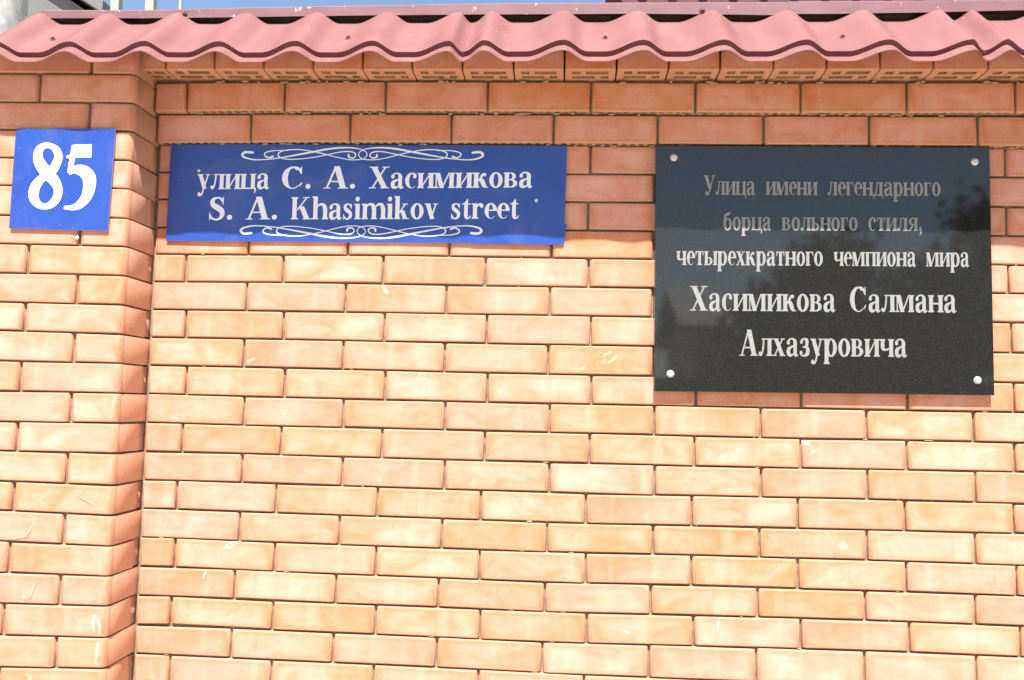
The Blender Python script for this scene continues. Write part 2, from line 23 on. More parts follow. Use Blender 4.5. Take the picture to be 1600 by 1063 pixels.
[[0.3816,1.9565,0.00224],[0.3439,1.9568,0.00256],[0.3227,1.9616,0.0032],[0.3203,1.9692,0.0032],[0.3306,1.9751,0.00384],[0.3412,1.9721,0.00512]]],"screws":[[-0.1831,2.4437],[0.5579,2.4504],[1.1868,2.4475],[1.7475,2.4479]],"sky":{"post":[-0.6046,2.6728],"p1":[-0.4164,2.8391],"p2":[-0.2979,2.8386],"p3":[-0.1972,2.8339],"hs":[1.492,4.7127],"he":[4.4175,4.5865],"wedge0":[-3.9139,5.3002],"wedge1":[-3.4184,5.2105]},"patch":[[0.8574,1.993],[1.1007,1.993],[1.0936,1.9398],[0.8579,1.9403]],"drips":[[-0.0075,1.0131,-0.0037,0.9714,0.0096,-0.14221],[0.0069,1.0046,0.0107,0.9644,0.008,-0.14201],[0.0068,0.9494,0.0034,0.8986,0.008,-0.14201],[0.2054,1.0975,0.2015,1.0751,0.0064,-0.0012],[-0.1565,1.0818,-0.1669,1.0453,0.0048,-0.14241],[-0.171,1.2179,-0.1851,1.187,0.00352,-0.14241],[-0.2169,1.186,-0.1759,1.1934,0.0032,-0.14241],[1.4863,1.02,1.485,0.9817,0.0064,-0.0012],[-0.0609,1.2926,-0.0217,1.2708,0.0032,-0.14241],[1.2419,0.9499,1.2467,0.9394,0.0032,-0.0012]],"capz":[[-0.2856,2.5147,2.537],[0.0228,2.5138,2.536],[0.2929,2.5164,2.5427],[0.6256,2.5199,2.5468],[0.953,2.5211,2.5511],[1.2751,2.5217,2.5515],[1.5921,2.5174,2.5509],[1.7486,2.5181,2.5513],[1.9812,2.5211,2.552],[2.211,2.526,2.5534],[2.6626,2.5268,2.554]]}''')

# ------------------------------------------------------------------ camera
cam = bpy.data.cameras.new('camera')
camo = bpy.data.objects.new('camera', cam)
COL.objects.link(camo)
c0, r0, u0, f0 = [Vector(v) for v in D['cam']]
camo.matrix_world = Matrix(((r0.x, u0.x, -f0.x, c0.x), (r0.y, u0.y, -f0.y, c0.y), (r0.z, u0.z, -f0.z, c0.z), (0, 0, 0, 1)))
cam.sensor_width = 36
cam.lens = D['lens']
cam.clip_start = 0.05
cam.clip_end = 2000
SC.camera = camo
# ------------------------------------------------------------------ sky, sun, exposure
SUN = Vector((.025, -1.0, 1.62)).normalized()
EL = math.asin(SUN.z)
AZ = math.atan2(SUN.x, SUN.y)
wd = bpy.data.worlds.new('World')
SC.world = wd
wd.use_nodes = True
nt = wd.node_tree
sky = nt.nodes.new('ShaderNodeTexSky')
sky.sky_type = 'NISHITA'
sky.sun_disc = False
sky.sun_elevation = EL
sky.sun_rotation = AZ
sky.air_density = 1.0
sky.dust_density = .4
sky.ozone_density = 1.0
bg = nt.nodes['Background']
bg.inputs['Strength'].default_value = 0.051
nt.links.new(sky.outputs['Color'], bg.inputs['Color'])
sun = bpy.data.lights.new('sun', 'SUN')
sun.energy = 3.0
sun.angle = math.radians(.6)
sun.color = (1.0, .975, .95)
suno = bpy.data.objects.new('sun', sun)
COL.objects.link(suno)
suno.rotation_euler = SUN.to_track_quat('Z', 'Y').to_euler()
suno.location = (1, -6, 9)
SC.view_settings.view_transform = 'Standard'
SC.view_settings.look = 'None'
SC.view_settings.gamma = 1
SC.view_settings.use_curve_mapping = False
SC.view_settings.exposure = 2.05
SC.cycles.max_bounces = 8

# ------------------------------------------------------------------ helpers
def tag(o, label=None, cat=None, group=None, kind=None):
    if label: o['label'] = label
    if cat: o['category'] = cat
    if group: o['group'] = group
    if kind: o['kind'] = kind
    return o

def empty(name, loc, label, cat, group=None):
    o = bpy.data.objects.new(name, None)
    COL.objects.link(o)
    o.location = loc
    o.empty_display_size = .1
    return tag(o, label, cat, group)

def link(name, me, parent=None, loc=None, rot=None, scale=None, mat=None):
    """a mesh whose coordinates are local to loc (world); parents here are unrotated empties or meshes"""
    o = bpy.data.objects.new(name, me)
    COL.objects.link(o)
    base = Vector((0, 0, 0))
    p = parent
    while p is not None:
        base += Vector(p.location)
        p = p.parent
    o.location = (Vector(loc) - base) if loc is not None else -base
    if rot: o.rotation_euler = rot
    if scale: o.scale = scale
    if parent is not None: o.parent = parent
    if mat:
        if me.materials: me.materials[0] = mat
        else: me.materials.append(mat)
    return o

def mesh_bm(name, bm, mats=(), smooth=False):
    bmesh.ops.recalc_face_normals(bm, faces=bm.faces[:])
    me = bpy.data.meshes.new(name)
    bm.to_mesh(me)
    bm.free()
    for m in mats: me.materials.append(m)
    if smooth:
        for p in me.polygons: p.use_smooth = True
    return me

def box(bm, x0, x1, y0, y1, z0, z1, bev=0, mi=0):
    r = bmesh.ops.create_cube(bm, size=1)
    vs = r['verts']
    for v in vs:
        v.co = Vector((x0 if v.co.x < 0 else x1, y0 if v.co.y < 0 else y1, z0 if v.co.z < 0 else z1))
    fs = {f for v in vs for f in v.link_faces}
    for f in fs: f.material_index = mi
    if bev:
        es = list({e for f in fs for e in f.edges})
        bmesh.ops.bevel(bm, geom=es, offset=bev, segments=2, affect='EDGES', profile=.5)

def boxmesh(name, x0, x1, y0, y1, z0, z1, bev, mat):
    bm = bmesh.new()
    box(bm, x0, x1, y0, y1, z0, z1, bev)
    return mesh_bm(name, bm, [mat])

# ------------------------------------------------------------------ materials
class NT:
    def __init__(s, name):
        s.m = bpy.data.materials.new(name)
        s.m.use_nodes = True
        s.t = s.m.node_tree
        s.b = s.t.nodes['Principled BSDF']
    def n(s, kind, **kw):
        nd = s.t.nodes.new('ShaderNode' + kind)
        for k, v in kw.items():
            if hasattr(nd, k) and not k[0].isupper(): setattr(nd, k, v)
            else: nd.inputs[k.replace('_', ' ')].default_value = v
        return nd
    def l(s, a, b): s.t.links.new(a, b)
    def noise(s, vec, scale, detail=3, rough=.55, dist=0):
        nd = s.n('TexNoise')
        nd.inputs['Scale'].default_value = scale
        nd.inputs['Detail'].default_value = detail
        nd.inputs['Roughness'].default_value = rough
        nd.inputs['Distortion'].default_value = dist
        if vec is not None: s.l(vec, nd.inputs['Vector'])
        return nd.outputs['Fac']
    def ramp(s, fac, stops):
        nd = s.n('ValToRGB')
        e = nd.color_ramp.elements
        while len(e) < len(stops): e.new(.5)
        for i, (p, c) in enumerate(stops):
            e[i].position = p
            e[i].color = (c, c, c, 1) if isinstance(c, (int, float)) else (*c, 1)
        s.l(fac, nd.inputs['Fac'])
        return nd.outputs['Color']
    def mix(s, fac, a, b, mode='MIX'):
        nd = s.n('Mix')
        nd.data_type = 'RGBA'
        nd.blend_type = mode
        for v, i in ((fac, 0), (a, 6), (b, 7)):
            if isinstance(v, (int, float)): nd.inputs[i].default_value = v if i == 0 else (v, v, v, 1)
            elif isinstance(v, tuple): nd.inputs[i].default_value = (*v, 1)
            else: s.l(v, nd.inputs[i])
        return nd.outputs[2]
    def math(s, op, a, b=0, clamp=False):
        nd = s.n('Math')
        nd.operation = op
        nd.use_clamp = clamp
        for i, v in enumerate((a, b)):
            if isinstance(v, (int, float)): nd.inputs[i].default_value = v
            else: s.l(v, nd.inputs[i])
        return nd.outputs[0]
    def vscale(s, vec, sc, off=None):
        nd = s.n('Mapping')
        nd.inputs['Scale'].default_value = sc
        s.l(vec, nd.inputs['Vector'])
        if off is not None: s.l(off, nd.inputs['Location'])
        return nd.outputs['Vector']
    def bump(s, h, strength, dist=.001):
        nd = s.n('Bump')
        nd.inputs['Strength'].default_value = strength
        nd.inputs['Distance'].default_value = dist
        s.l(h, nd.inputs['Height'])
        s.l(nd.outputs['Normal'], s.b.inputs['Normal'])
    def obj(s):
        return s.n('TexCoord').outputs['Object']
    def fin(s, color=None, rough=.5, spec=.5, metal=0, ior=None):
        if color is not None:
            if isinstance(color, tuple): s.b.inputs['Base Color'].default_value = (*color, 1)
            else: s.l(color, s.b.inputs['Base Color'])
        if isinstance(rough, (int, float)): s.b.inputs['Roughness'].default_value = rough
        else: s.l(rough, s.b.inputs['Roughness'])
        s.b.inputs['Specular IOR Level'].default_value = spec
        s.b.inputs['Metallic'].default_value = metal
        if ior: s.b.inputs['IOR'].default_value = ior
        return s.m

def brick_material():
    s = NT('fired_clay_brick')
    oi = s.n('ObjectInfo')
    tc = s.n('TexCoord')
    g = tc.outputs['Generated']
    pos = s.n('NewGeometry').outputs['Position']
    rv = oi.outputs['Random']
    cmb = s.n('CombineXYZ')
    s.l(s.math('MULTIPLY', rv, 37.0), cmb.inputs[0])
    s.l(s.math('MULTIPLY', rv, 91.0), cmb.inputs[1])
    s.l(s.math('MULTIPLY', rv, 53.0), cmb.inputs[2])
    off = cmb.outputs[0]
    ob = tc.outputs['Object']
    lo = s.noise(s.vscale(ob, (9, 9, 14), off), 1.0, 3, .6, .6)          # cloudy kiln tones
    mid = s.noise(s.vscale(ob, (26, 26, 40), off), 1.0, 4, .6)
    streak = s.noise(s.vscale(ob, (27, 27, 3), off), 1.0, 2, .5)         # faint upright bands
    fine = s.noise(pos, 900, 2, .6)
    grain = s.noise(pos, 260, 4, .65)
    sp = s.n('SeparateXYZ')
    s.l(g, sp.inputs[0])
    # distance to the brick's own ends and bed edges (0 at an edge)
    ex = s.math('MINIMUM', sp.outputs[0], s.math('SUBTRACT', 1, sp.outputs[0]))
    top = s.math('SUBTRACT', 1, sp.outputs[2])
    ez = s.math('MINIMUM', s.math('MULTIPLY', sp.outputs[2], 1.3), top)
    wob = s.math('MULTIPLY', s.math('SUBTRACT', mid, .5), .35)
    exn = s.math('ADD', s.math('MULTIPLY', ex, 7.5), wob)
    ezn = s.math('ADD', s.math('MULTIPLY', ez, 3.2), wob)
    inner = s.math('MINIMUM', exn, ezn, True)
    tone = s.mix(rv, (.515, .168, .068), (.540, .182, .078))
    tone = s.mix(s.ramp(lo, [(.3, 0.0), (.7, 1.0)]), tone, (.56, .202, .098))
    hue = s.n('HueSaturation')
    s.l(tone, hue.inputs['Color'])
    r2 = s.math('FRACT', s.math('MULTIPLY', rv, 17.31))
    r3 = s.math('FRACT', s.math('MULTIPLY', rv, 71.7))
    s.l(s.math('ADD', .4950, s.math('MULTIPLY', r2, .007)), hue.inputs['Hue'])
    s.l(s.math('ADD', .93, s.math('MULTIPLY', r3, .12)), hue.inputs['Value'])
    s.l(s.math('ADD', .92, s.math('MULTIPLY', r2, .1)), hue.inputs['Saturation'])
    base = hue.outputs['Color']
    # lime bloom: pale veil in the middle of the face, stronger on some bricks
    bloom = s.math('MULTIPLY', s.ramp(inner, [(.12, 0.0), (.75, 1.0)]), s.ramp(lo, [(.30, .1), (.66, 1.0)]))
    bloom = s.math('MULTIPLY', bloom, s.math('ADD', .36, s.math('MULTIPLY', r3, .32)))
    base = s.mix(bloom, base, (.635, .37, .295))
    st = s.math('MULTIPLY', s.ramp(streak, [(.52, 0.0), (.72, 1.0)]), .27)
    base = s.mix(st, base, (.64, .37, .275))
    # narrow burnt rim and dusty arris
    rim = s.math('MULTIPLY', s.ramp(inner, [(.0, 1.0), (.32, 0.0)]), s.ramp(mid, [(.35, .05), (.65, .30)]))
    base = s.mix(rim, base, (.49, .18, .09))
    # mortar haze rubbed over the arrises
    dmm = s.math('MINIMUM', s.math('MULTIPLY', ex, 250.0), s.math('MULTIPLY', s.math('MINIMUM', sp.outputs[2], top), 68.0))
    dmm = s.math('ADD', dmm, s.math('MULTIPLY', s.math('SUBTRACT', mid, .5), 9.0))
    haze = s.ramp(s.math('DIVIDE', dmm, 10.0), [(.22, .62), (.62, 0.0)])
    base = s.mix(haze, base, (.47, .295, .195))
    # white lime splashes, rare
    spl = s.noise(s.vscale(pos, (7, 7, 11)), 1.0, 5, .62, .9)
    spm = s.math('MULTIPLY', s.ramp(spl, [(.69, 0.0), (.74, 1.0)]), s.ramp(grain, [(.35, .2), (.6, .8)]))
    base = s.mix(spm, base, (.74, .62, .52))
    # small dark pits
    pit = s.ramp(s.noise(pos, 120, 2, .5), [(.235, 1.0), (.275, 0.0)])
    base = s.mix(s.math('MULTIPLY', pit, .55), base, (.22, .09, .05))
    gr = s.ramp(grain, [(.28, .86), (.72, 1.12)])
    base = s.mix(1.0, base, gr, 'MULTIPLY')
    hh = s.math('ADD', s.math('MULTIPLY', grain, .7), s.math('MULTIPLY', fine, .3))
    hh = s.math('ADD', hh, s.math('MULTIPLY', mid, 1.2))
    s.bump(hh, .38, .0012)
    return s.fin(base, .78, .35)

def mortar_material():
    s = NT('grey_mortar')
    pos = s.n('NewGeometry').outputs['Position']
    a = s.noise(pos, 45, 4, .6)
    b = s.noise(pos, 420, 4, .6)
    c = s.mix(s.ramp(a, [(.35, 0.0), (.65, 1.0)]), (.19, .14, .095), (.30, .225, .155))
    c = s.mix(1.0, c, s.ramp(b, [(.3, .8), (.7, 1.1)]), 'MULTIPLY')
    s.bump(b, .6, .002)
    return s.fin(c, .95, .2)

def tile_paint():
    s = NT('wine_red_coated_steel')
    pos = s.n('NewGeometry').outputs['Position']
    a = s.noise(pos, 7, 4, .6, .4)
    b = s.noise(pos, 650, 3, .6)
    d = s.noise(s.vscale(pos, (18, 4, 4)), 1.0, 4, .6)
    c = s.mix(s.ramp(a, [(.3, 0.0), (.7, 1.0)]), (.195, .078, .070), (.222, .096, .086))
    c = s.mix(s.math('MULTIPLY', s.ramp(d, [(.5, 0.0), (.75, 1.0)]), .30), c, (.29, .15, .138))
    sp = s.ramp(s.noise(pos, 55, 3, .6), [(.70, 0.0), (.735, 1.0)])
    c = s.mix(s.math('MULTIPLY', sp, .55), c, (.55, .42, .38))
    s.bump(b, .06, .0006)
    return s.fin(c, s.ramp(a, [(.3, .62), (.7, .72)]), .25)

def cap_paint():
    s = NT('dusty_ridge_steel')
    pos = s.n('NewGeometry').outputs['Position']
    a = s.noise(s.vscale(pos, (12, 20, 40)), 1.0, 4, .6, .4)
    c = s.mix(s.ramp(a, [(.3, 0.0), (.7, 1.0)]), (.185, .085, .090), (.225, .115, .118))
    sp = s.ramp(s.noise(pos, 42, 4, .65), [(.66, 0.0), (.69, 1.0)])
    c = s.mix(sp, c, (.75, .66, .60))
    return s.fin(c, .5, .5)

def plain(name, col, rough=.6, spec=.5, metal=0, nsc=40, namp=.15, bumps=.1, ior=None):
    s = NT(name)
    pos = s.n('NewGeometry').outputs['Position']
    a = s.noise(pos, nsc, 4, .6)
    c = s.mix(s.ramp(a, [(.3, 0.0), (.7, 1.0)]), tuple(v * (1 - namp) for v in col), tuple(min(1, v * (1 + namp)) for v in col))
    if bumps: s.bump(a, bumps, .001)
    return s.fin(c, rough, spec, metal, ior)

def granite():
    s = NT('polished_black_granite')
    pos = s.n('NewGeometry').outputs['Position']
    v = s.n('TexVoronoi')
    v.inputs['Scale'].default_value = 420
    s.l(pos, v.inputs['Vector'])
    n1 = s.noise(pos, 700, 3, .7)
    n2 = s.noise(pos, 60, 4, .6)
    c = s.mix(s.ramp(n1, [(.40, 0.0), (.66, 1.0)]), (.0075, .0075, .0075), (.029, .029, .027))
    c = s.mix(s.math('MULTIPLY', s.ramp(n2, [(.4, 0.0), (.7, 1.0)]), .4), c, (.024, .024, .022))
    sp = s.ramp(v.outputs['Distance'], [(.06, 1.0), (.12, 0.0)])
    c = s.mix(s.math('MULTIPLY', sp, .35), c, (.09, .09, .085))
    return s.fin(c, .04, .5, 0, 1.52)

def blue_film():
    s = NT('blue_sign_enamel')
    pos = s.n('NewGeometry').outputs['Position']
    a = s.noise(pos, 9, 4, .6, .5)
    b = s.noise(pos, 500, 3, .7)
    c = s.mix(s.ramp(a, [(.3, 0.0), (.7, 1.0)]), (.017, .052, .265), (.023, .063, .295))
    c = s.mix(1.0, c, s.ramp(b, [(.3, .85), (.7, 1.15)]), 'MULTIPLY')
    sp = s.ramp(s.noise(pos, 130, 2, .5), [(.74, 0.0), (.78, 1.0)])
    c = s.mix(s.math('MULTIPLY', sp, .5), c, (.4, .45, .6))
    dirt = s.ramp(s.noise(s.vscale(pos, (6, 6, 6)), 1.0, 5, .7, 1.0), [(.52, 0.0), (.75, 1.0)])
    c = s.mix(s.math('MULTIPLY', dirt, .12), c, (.3, .3, .38))
    w = s.noise(pos, 3.5, 1, .4)
    s.bump(w, .25, .01)
    return s.fin(c, .30, .45)

def engraved():
    s = NT('engraved_grey_lettering')
    pos = s.n('NewGeometry').outputs['Position']
    n = s.noise(pos, 800, 3, .7)
    c = s.ramp(n, [(.32, (.13, .13, .12)), (.50, (.24, .24, .228)), (.7, (.30, .30, .285))])
    return s.fin(c, .75, .3)

M_brick = brick_material()
M_mortar = mortar_material()
M_dab = None
M_tile = tile_paint()
M_cap = cap_paint()
M_riser_shade = None
M_granite = granite()
M_engr = engraved()
M_blue = blue_film()
M_white = plain('white_sign_lettering', (.74, .75, .77), .35, .5, 0, 300, .03, 0)
M_edge = plain('pale_cut_plastic_edge', (.55, .45, .47), .5, .4, 0, 80, .15, 0)
M_steel = plain('zinc_screw_head', (.55, .56, .55), .4, .5, .3, 300, .12, .05)
M_rust = plain('brown_screw_washer', (.16, .09, .07), .6, .4, .2, 300, .3, .1)
M_concrete = plain('concrete', (.36, .33, .29), .9, .2, 0, 20, .15, .4)
M_dab = plain('squeezed_mortar', (.30, .22, .145), .95, .2, 0, 300, .25, .5)
M_cell = plain('mortar_filled_cell', (.26, .155, .09), .95, .2, 0, 200, .3, .5)
M_riser_shade = plain('shade_tinted_wine_red_riser', (.125, .030, .040), .5, .3, 0, 60, .15, 0)  # tile red darkened: shade under the step painted into the riser colour
M_lime = plain('old_lime_paint', (.60, .43, .33), .9, .2, 0, 400, .15, .2)
M_dark = plain('old_dark_timber', (.10, .075, .055), .9, .2, 0, 60, .3, .4)
M_post = plain('whitewashed_pipe', (.40, .40, .36), .85, .3, 0, 30, .28, .8)
M_pale = plain('cream_painted_steel', (.36, .34, .29), .6, .4, 0, 60, .15, .1)
M_ground = plain('dusty_asphalt', (.40, .335, .235), .95, .2, 0, 3, .12, .3)
M_pave = plain('pale_paving', (.50, .42, .30), .95, .2, 0, 6, .12, .3)
M_leaf = plain('tree_leaves', (.055, .085, .03), .6, .4, 0, 3, .4, 0)
M_bark = plain('tree_bark', (.13, .09, .06), .9, .2, 0, 20, .3, .5)
M_plaster = plain('pale_house_plaster', (.50, .47, .42), .9, .2, 0, 4, .08, .2)
M_roofgrey = plain('grey_roof_sheet', (.14, .135, .135), .6, .4, 0, 5, .1, .1)
M_maroon = plain('dark_maroon_roof', (.085, .022, .026), .6, .4, 0, 20, .3, .1)
M_glass = plain('dark_window_glass', (.02, .025, .03), .1, .6, 0, 4, .1, 0)

# ------------------------------------------------------------------ ground
def sheet(name, x0, x1, y0, y1, z, mat, thick=0):
    bm = bmesh.new()
    if thick: box(bm, x0, x1, y0, y1, z - thick, z, .01)
    else:
        vs = [bm.verts.new(p) for p in ((x0, y0, z), (x1, y0, z), (x1, y1, z), (x0, y1, z))]
        bm.faces.new(vs)
    return tag(link(name, mesh_bm(name, bm, [mat])), kind='structure')
sheet('ground', -400, 400, -400, 400, 0, M_ground)
sheet('pavement', -30, 30, -2.9, -.25, .13, M_pave, .128)

# ------------------------------------------------------------------ bricks
def brick_mesh(name, W, Dp, H, rv, rh, seed, holes=None):
    """front face at y=0, centred on x and z; rv = radius of the upright arrises, rh = of the bed arrises"""
    r = random.Random(seed)
    bm = bmesh.new()
    bmesh.ops.create_cube(bm, size=1)
    for v in bm.verts:
        v.co = Vector((v.co.x * W, (v.co.y + .5) * Dp, v.co.z * H))
    up = [e for e in bm.edges if abs(e.verts[0].co.z - e.verts[1].co.z) > H * .5 and e.verts[0].co.y < .001]
    bmesh.ops.bevel(bm, geom=up, offset=rv, segments=4, affect='EDGES', profile=.5)
    rim = [e for e in bm.edges if abs(e.verts[0].co.z) > H * .49 and abs(e.verts[1].co.z) > H * .49
           and e.verts[0].co.z * e.verts[1].co.z > 0 and max(e.verts[0].co.y, e.verts[1].co.y) < rv + .0005]
    bmesh.ops.bevel(bm, geom=rim, offset=rh, segments=2, affect='EDGES', profile=.5)
    # hold the flat face flat: inset ring
    ff = [f for f in bm.faces if f.normal.y < -.99]
    if not ff:
        bm.normal_update()
        ff = [f for f in bm.faces if f.normal.y < -.99]
    if ff: bmesh.ops.inset_region(bm, faces=ff, thickness=.0025, depth=0)
    for v in bm.verts:       # moulded, not machined
        if v.co.y < .03:
            n = noise.noise_vector(v.co * 22 + Vector((seed * 3.1, 0, 0)))
            v.co += Vector((n.x * .0012, n.y * .0007, n.z * .0011))
    me = mesh_bm(name, bm, [M_brick], True)
    if holes:
        me.materials.append(M_cell)
        hb = bmesh.new()
        for x0, x1, y0, y1, dz in holes:
            box(hb, x0, x1, y0, y1, -H / 2 - .01, -H / 2 + dz, 0, 1)
        hm = bpy.data.meshes.new('cut')
        bmesh.ops.recalc_face_normals(hb, faces=hb.faces[:])
        hb.to_mesh(hm)
        hb.free()
        hm.materials.append(M_brick)
        hm.materials.append(M_cell)
        a = bpy.data.objects.new('a', me)
        c = bpy.data.objects.new('c', hm)
        COL.objects.link(a)
        COL.objects.link(c)
        md = a.modifiers.new('b', 'BOOLEAN')
        md.operation = 'DIFFERENCE'
        md.solver = 'EXACT'
        md.object = c
        bpy.context.view_layer.update()
        ev = a.evaluated_get(bpy.context.evaluated_depsgraph_get())
        me2 = bpy.data.meshes.new_from_object(ev)
        me2.name = name
        for o in (a, c): bpy.data.objects.remove(o)
        me = me2
    try: me.set_sharp_from_angle(angle=math.radians(50))
    except Exception: pass
    return me

def stretcher_holes(r):
    hs = []
    x = -.108
    while x < .108:
        hs.append((x, x + .0115, .0075 + r.uniform(-.001, .001), .022, r.uniform(.008, .03)))
        x += .0212
    return hs
def header_holes(r):
    # one bed seen from below: short cell + long cell, then long cell + short cell
    return [(-.044, -.024, .014, .033, r.uniform(.003, .006)), (-.011, .043, .014, .033, r.uniform(.003, .006)),
            (-.044, .011, .045, .063, r.uniform(.003, .006)), (.026, .045, .045, .063, r.uniform(.003, .006))]
SW, SH = .2505, .0685
ST = [brick_mesh('stretcher', SW, .12, SH, .0090, .0024, i) for i in range(8)]
STH = [brick_mesh('stretcher_open', SW, .12, SH, .009, .0024, 20 + i, stretcher_holes(rnd)) for i in range(4)]
HDH = [brick_mesh('header_open', .121, .25, .066, .006, .0024, 30 + i, header_holes(rnd)) for i in range(5)]
HD = [brick_mesh('header', .122, .12, SH, .0090, .0024, 40 + i) for i in range(4)]
HDD = [brick_mesh('header_deep', .122, .25, SH, .0135, .0024, 50 + i) for i in range(4)]
STC = [brick_mesh('stretcher_corner', SW, .12, SH, .0135, .0024, 60 + i) for i in range(4)]

FIL = brick_mesh('return_header', .122, .25, SH, .002, .002, 77)

def put_brick(parent, me, W0, H0, x, z, w, h, a, y):
    o = bpy.data.objects.new('brick', me)
    COL.objects.link(o)
    o.parent = parent
    o.location = (x - parent.location.x, y - parent.location.y, z - parent.location.z)
    o.rotation_euler = (rnd.gauss(0, .006), a + 0, rnd.gauss(0, .0022))
    o.rotation_euler.y = -a
    o.scale = (w / W0, 1, h / H0)
    return o

CB, DP, CX = D['cb'], D['dp'], D['cx']
WALL = empty('brick_wall', (0, 0, 0), 'long orange brick wall under the red tiled coping, carrying the street sign and black plaque', 'wall')
xmax = max(b[0] + b[2] / 2 for b in D['wall'])
for x, z, w, h, a, y, i in D['wall']:
    x0 = x - w / 2
    if x0 < CX + .006:
        x1 = x + w / 2
        x0 = CX + .0045
        x, w = (x0 + x1) / 2, x1 - x0
    j = rnd.gauss(0, .0009)
    if i <= 1:
        me, W0 = (rnd.choice(STH), SW) if w > .17 else (rnd.choice(HD), .122)
    else:
        me, W0 = (rnd.choice(ST), SW) if w > .17 else (rnd.choice(HD), .122)
    put_brick(WALL, me, W0, SH, x, z, w, h, a, y + j)
for x0, x1, z in D['hdr']:
    o = put_brick(WALL, rnd.choice(HDH), .121, .066, (x0 + x1) / 2, z + .0335, x1 - x0 - .004, .067, 0, -D['hdr_y'] if 'hdr_y' in D else -D['hp'] + rnd.gauss(0, .0008))
# mortar body: core slabs recessed behind the faces, stepped with the corbelled courses
zt = D['hdr'][5][2]
wallz = [b for b in D['wall']]
bmid = lambda i: sum(b[1] for b in wallz if b[6] == i) / max(1, sum(1 for b in wallz if b[6] == i))
zA = bmid(0) + .0375
zB = (bmid(0) + bmid(1)) / 2
zC = (bmid(1) + bmid(2)) / 2
zE = bmid(23) - .037
bm = bmesh.new()
RC = .0125
box(bm, CX - .05, xmax, RC, .112, zE, zC + .004)
box(bm, CX - .05, xmax, -CB + RC + .001, .111, zC + .0042, zB + .002)
box(bm, CX - .05, xmax, -2 * CB + RC + .001, .110, zB + .0022, zA + .002)
box(bm, CX - .05, xmax, -2 * CB + .016, .109, zA + .0022, zt + .06)
mt = link('mortar', mesh_bm('mortar', bm, [M_mortar]), WALL)
# squeezed-out mortar dabs in the open beds
bm = bmesh.new()
def dab(x, y, z, sx, sy, sz):
    r = bmesh.ops.create_icosphere(bm, subdivisions=2, radius=1)
    for v in r['verts']:
        k = 1 + .35 * noise.noise(v.co * 1.7 + Vector((x * 40, z * 30, 0)))
        v.co = Vector((x + v.co.x * sx * k, y + v.co.y * sy * k, z + v.co.z * sz * k))
for zz, yy, n in ((zB, -1.5 * CB, 50), (zC, -.5 * CB, 60), (zA, -2.3 * CB, 46)):
    for k in range(n):
        x = rnd.uniform(CX + .02, xmax)
        dab(x, yy + rnd.uniform(-.002, .006), zz + rnd.uniform(-.003, .001), rnd.uniform(.003, .011), .005, rnd.uniform(.0018, .0036))
for k in range(70):
    i = rnd.randrange(3, 22)
    b = rnd.choice([b for b in wallz if b[6] == i])
    dab(b[0] + rnd.uniform(-.5, .5) * b[2], .0045, b[1] + b[3] / 2 + .0025, rnd.uniform(.002, .010), .0045, rnd.uniform(.0012, .0026))
tag(link('mortar_dab', mesh_bm('mortar_dab', bm, [M_dab], True), WALL), kind='stuff')
bm = bmesh.new()
box(bm, CX - .02, xmax + .02, -.03, .16, .13, zE - .004, .006)
link('plinth', mesh_bm('plinth', bm, [M_concrete]), WALL)

PIL = empty('brick_pillar', (CX - .25, -DP, 0), 'brick pillar at the left end of the wall, standing forward of it with the house number', 'pillar')
PT = {}
for x, z, w, h, a, cor, kind, i in D['pil']:
    if cor:
        me, W0 = (rnd.choice(STC), SW) if kind else (rnd.choice(HDD), .122)
    else:
        me, W0 = (rnd.choice(ST), SW) if w > .17 else (rnd.choice(HD), .122)
    put_brick(PIL, me, W0, SH, x, z, w, h, a, -DP + rnd.gauss(0, .0007))
    if cor and kind:    # brick behind the corner stretcher, closing the return side
        o = put_brick(PIL, FIL, .122, SH, CX - .0635, z, .118, h, 0, -DP + .1255)
        o.scale.y = .9
        PT[i] = z
xl = min(p[0] - p[2] / 2 for p in D['pil'])
bm = bmesh.new()
box(bm, xl - .02, CX - .0115, -DP + RC, .109, zE + .0005, max(p[1] for p in D['pil']) + .03)
link('mortar', mesh_bm('mortar', bm, [M_mortar]), PIL)
bm = bmesh.new()
box(bm, xl - .03, CX + .012, -DP - .03, .158, .13, zE - .0035, .006)
link('plinth', mesh_bm('plinth', bm, [M_concrete]), PIL)

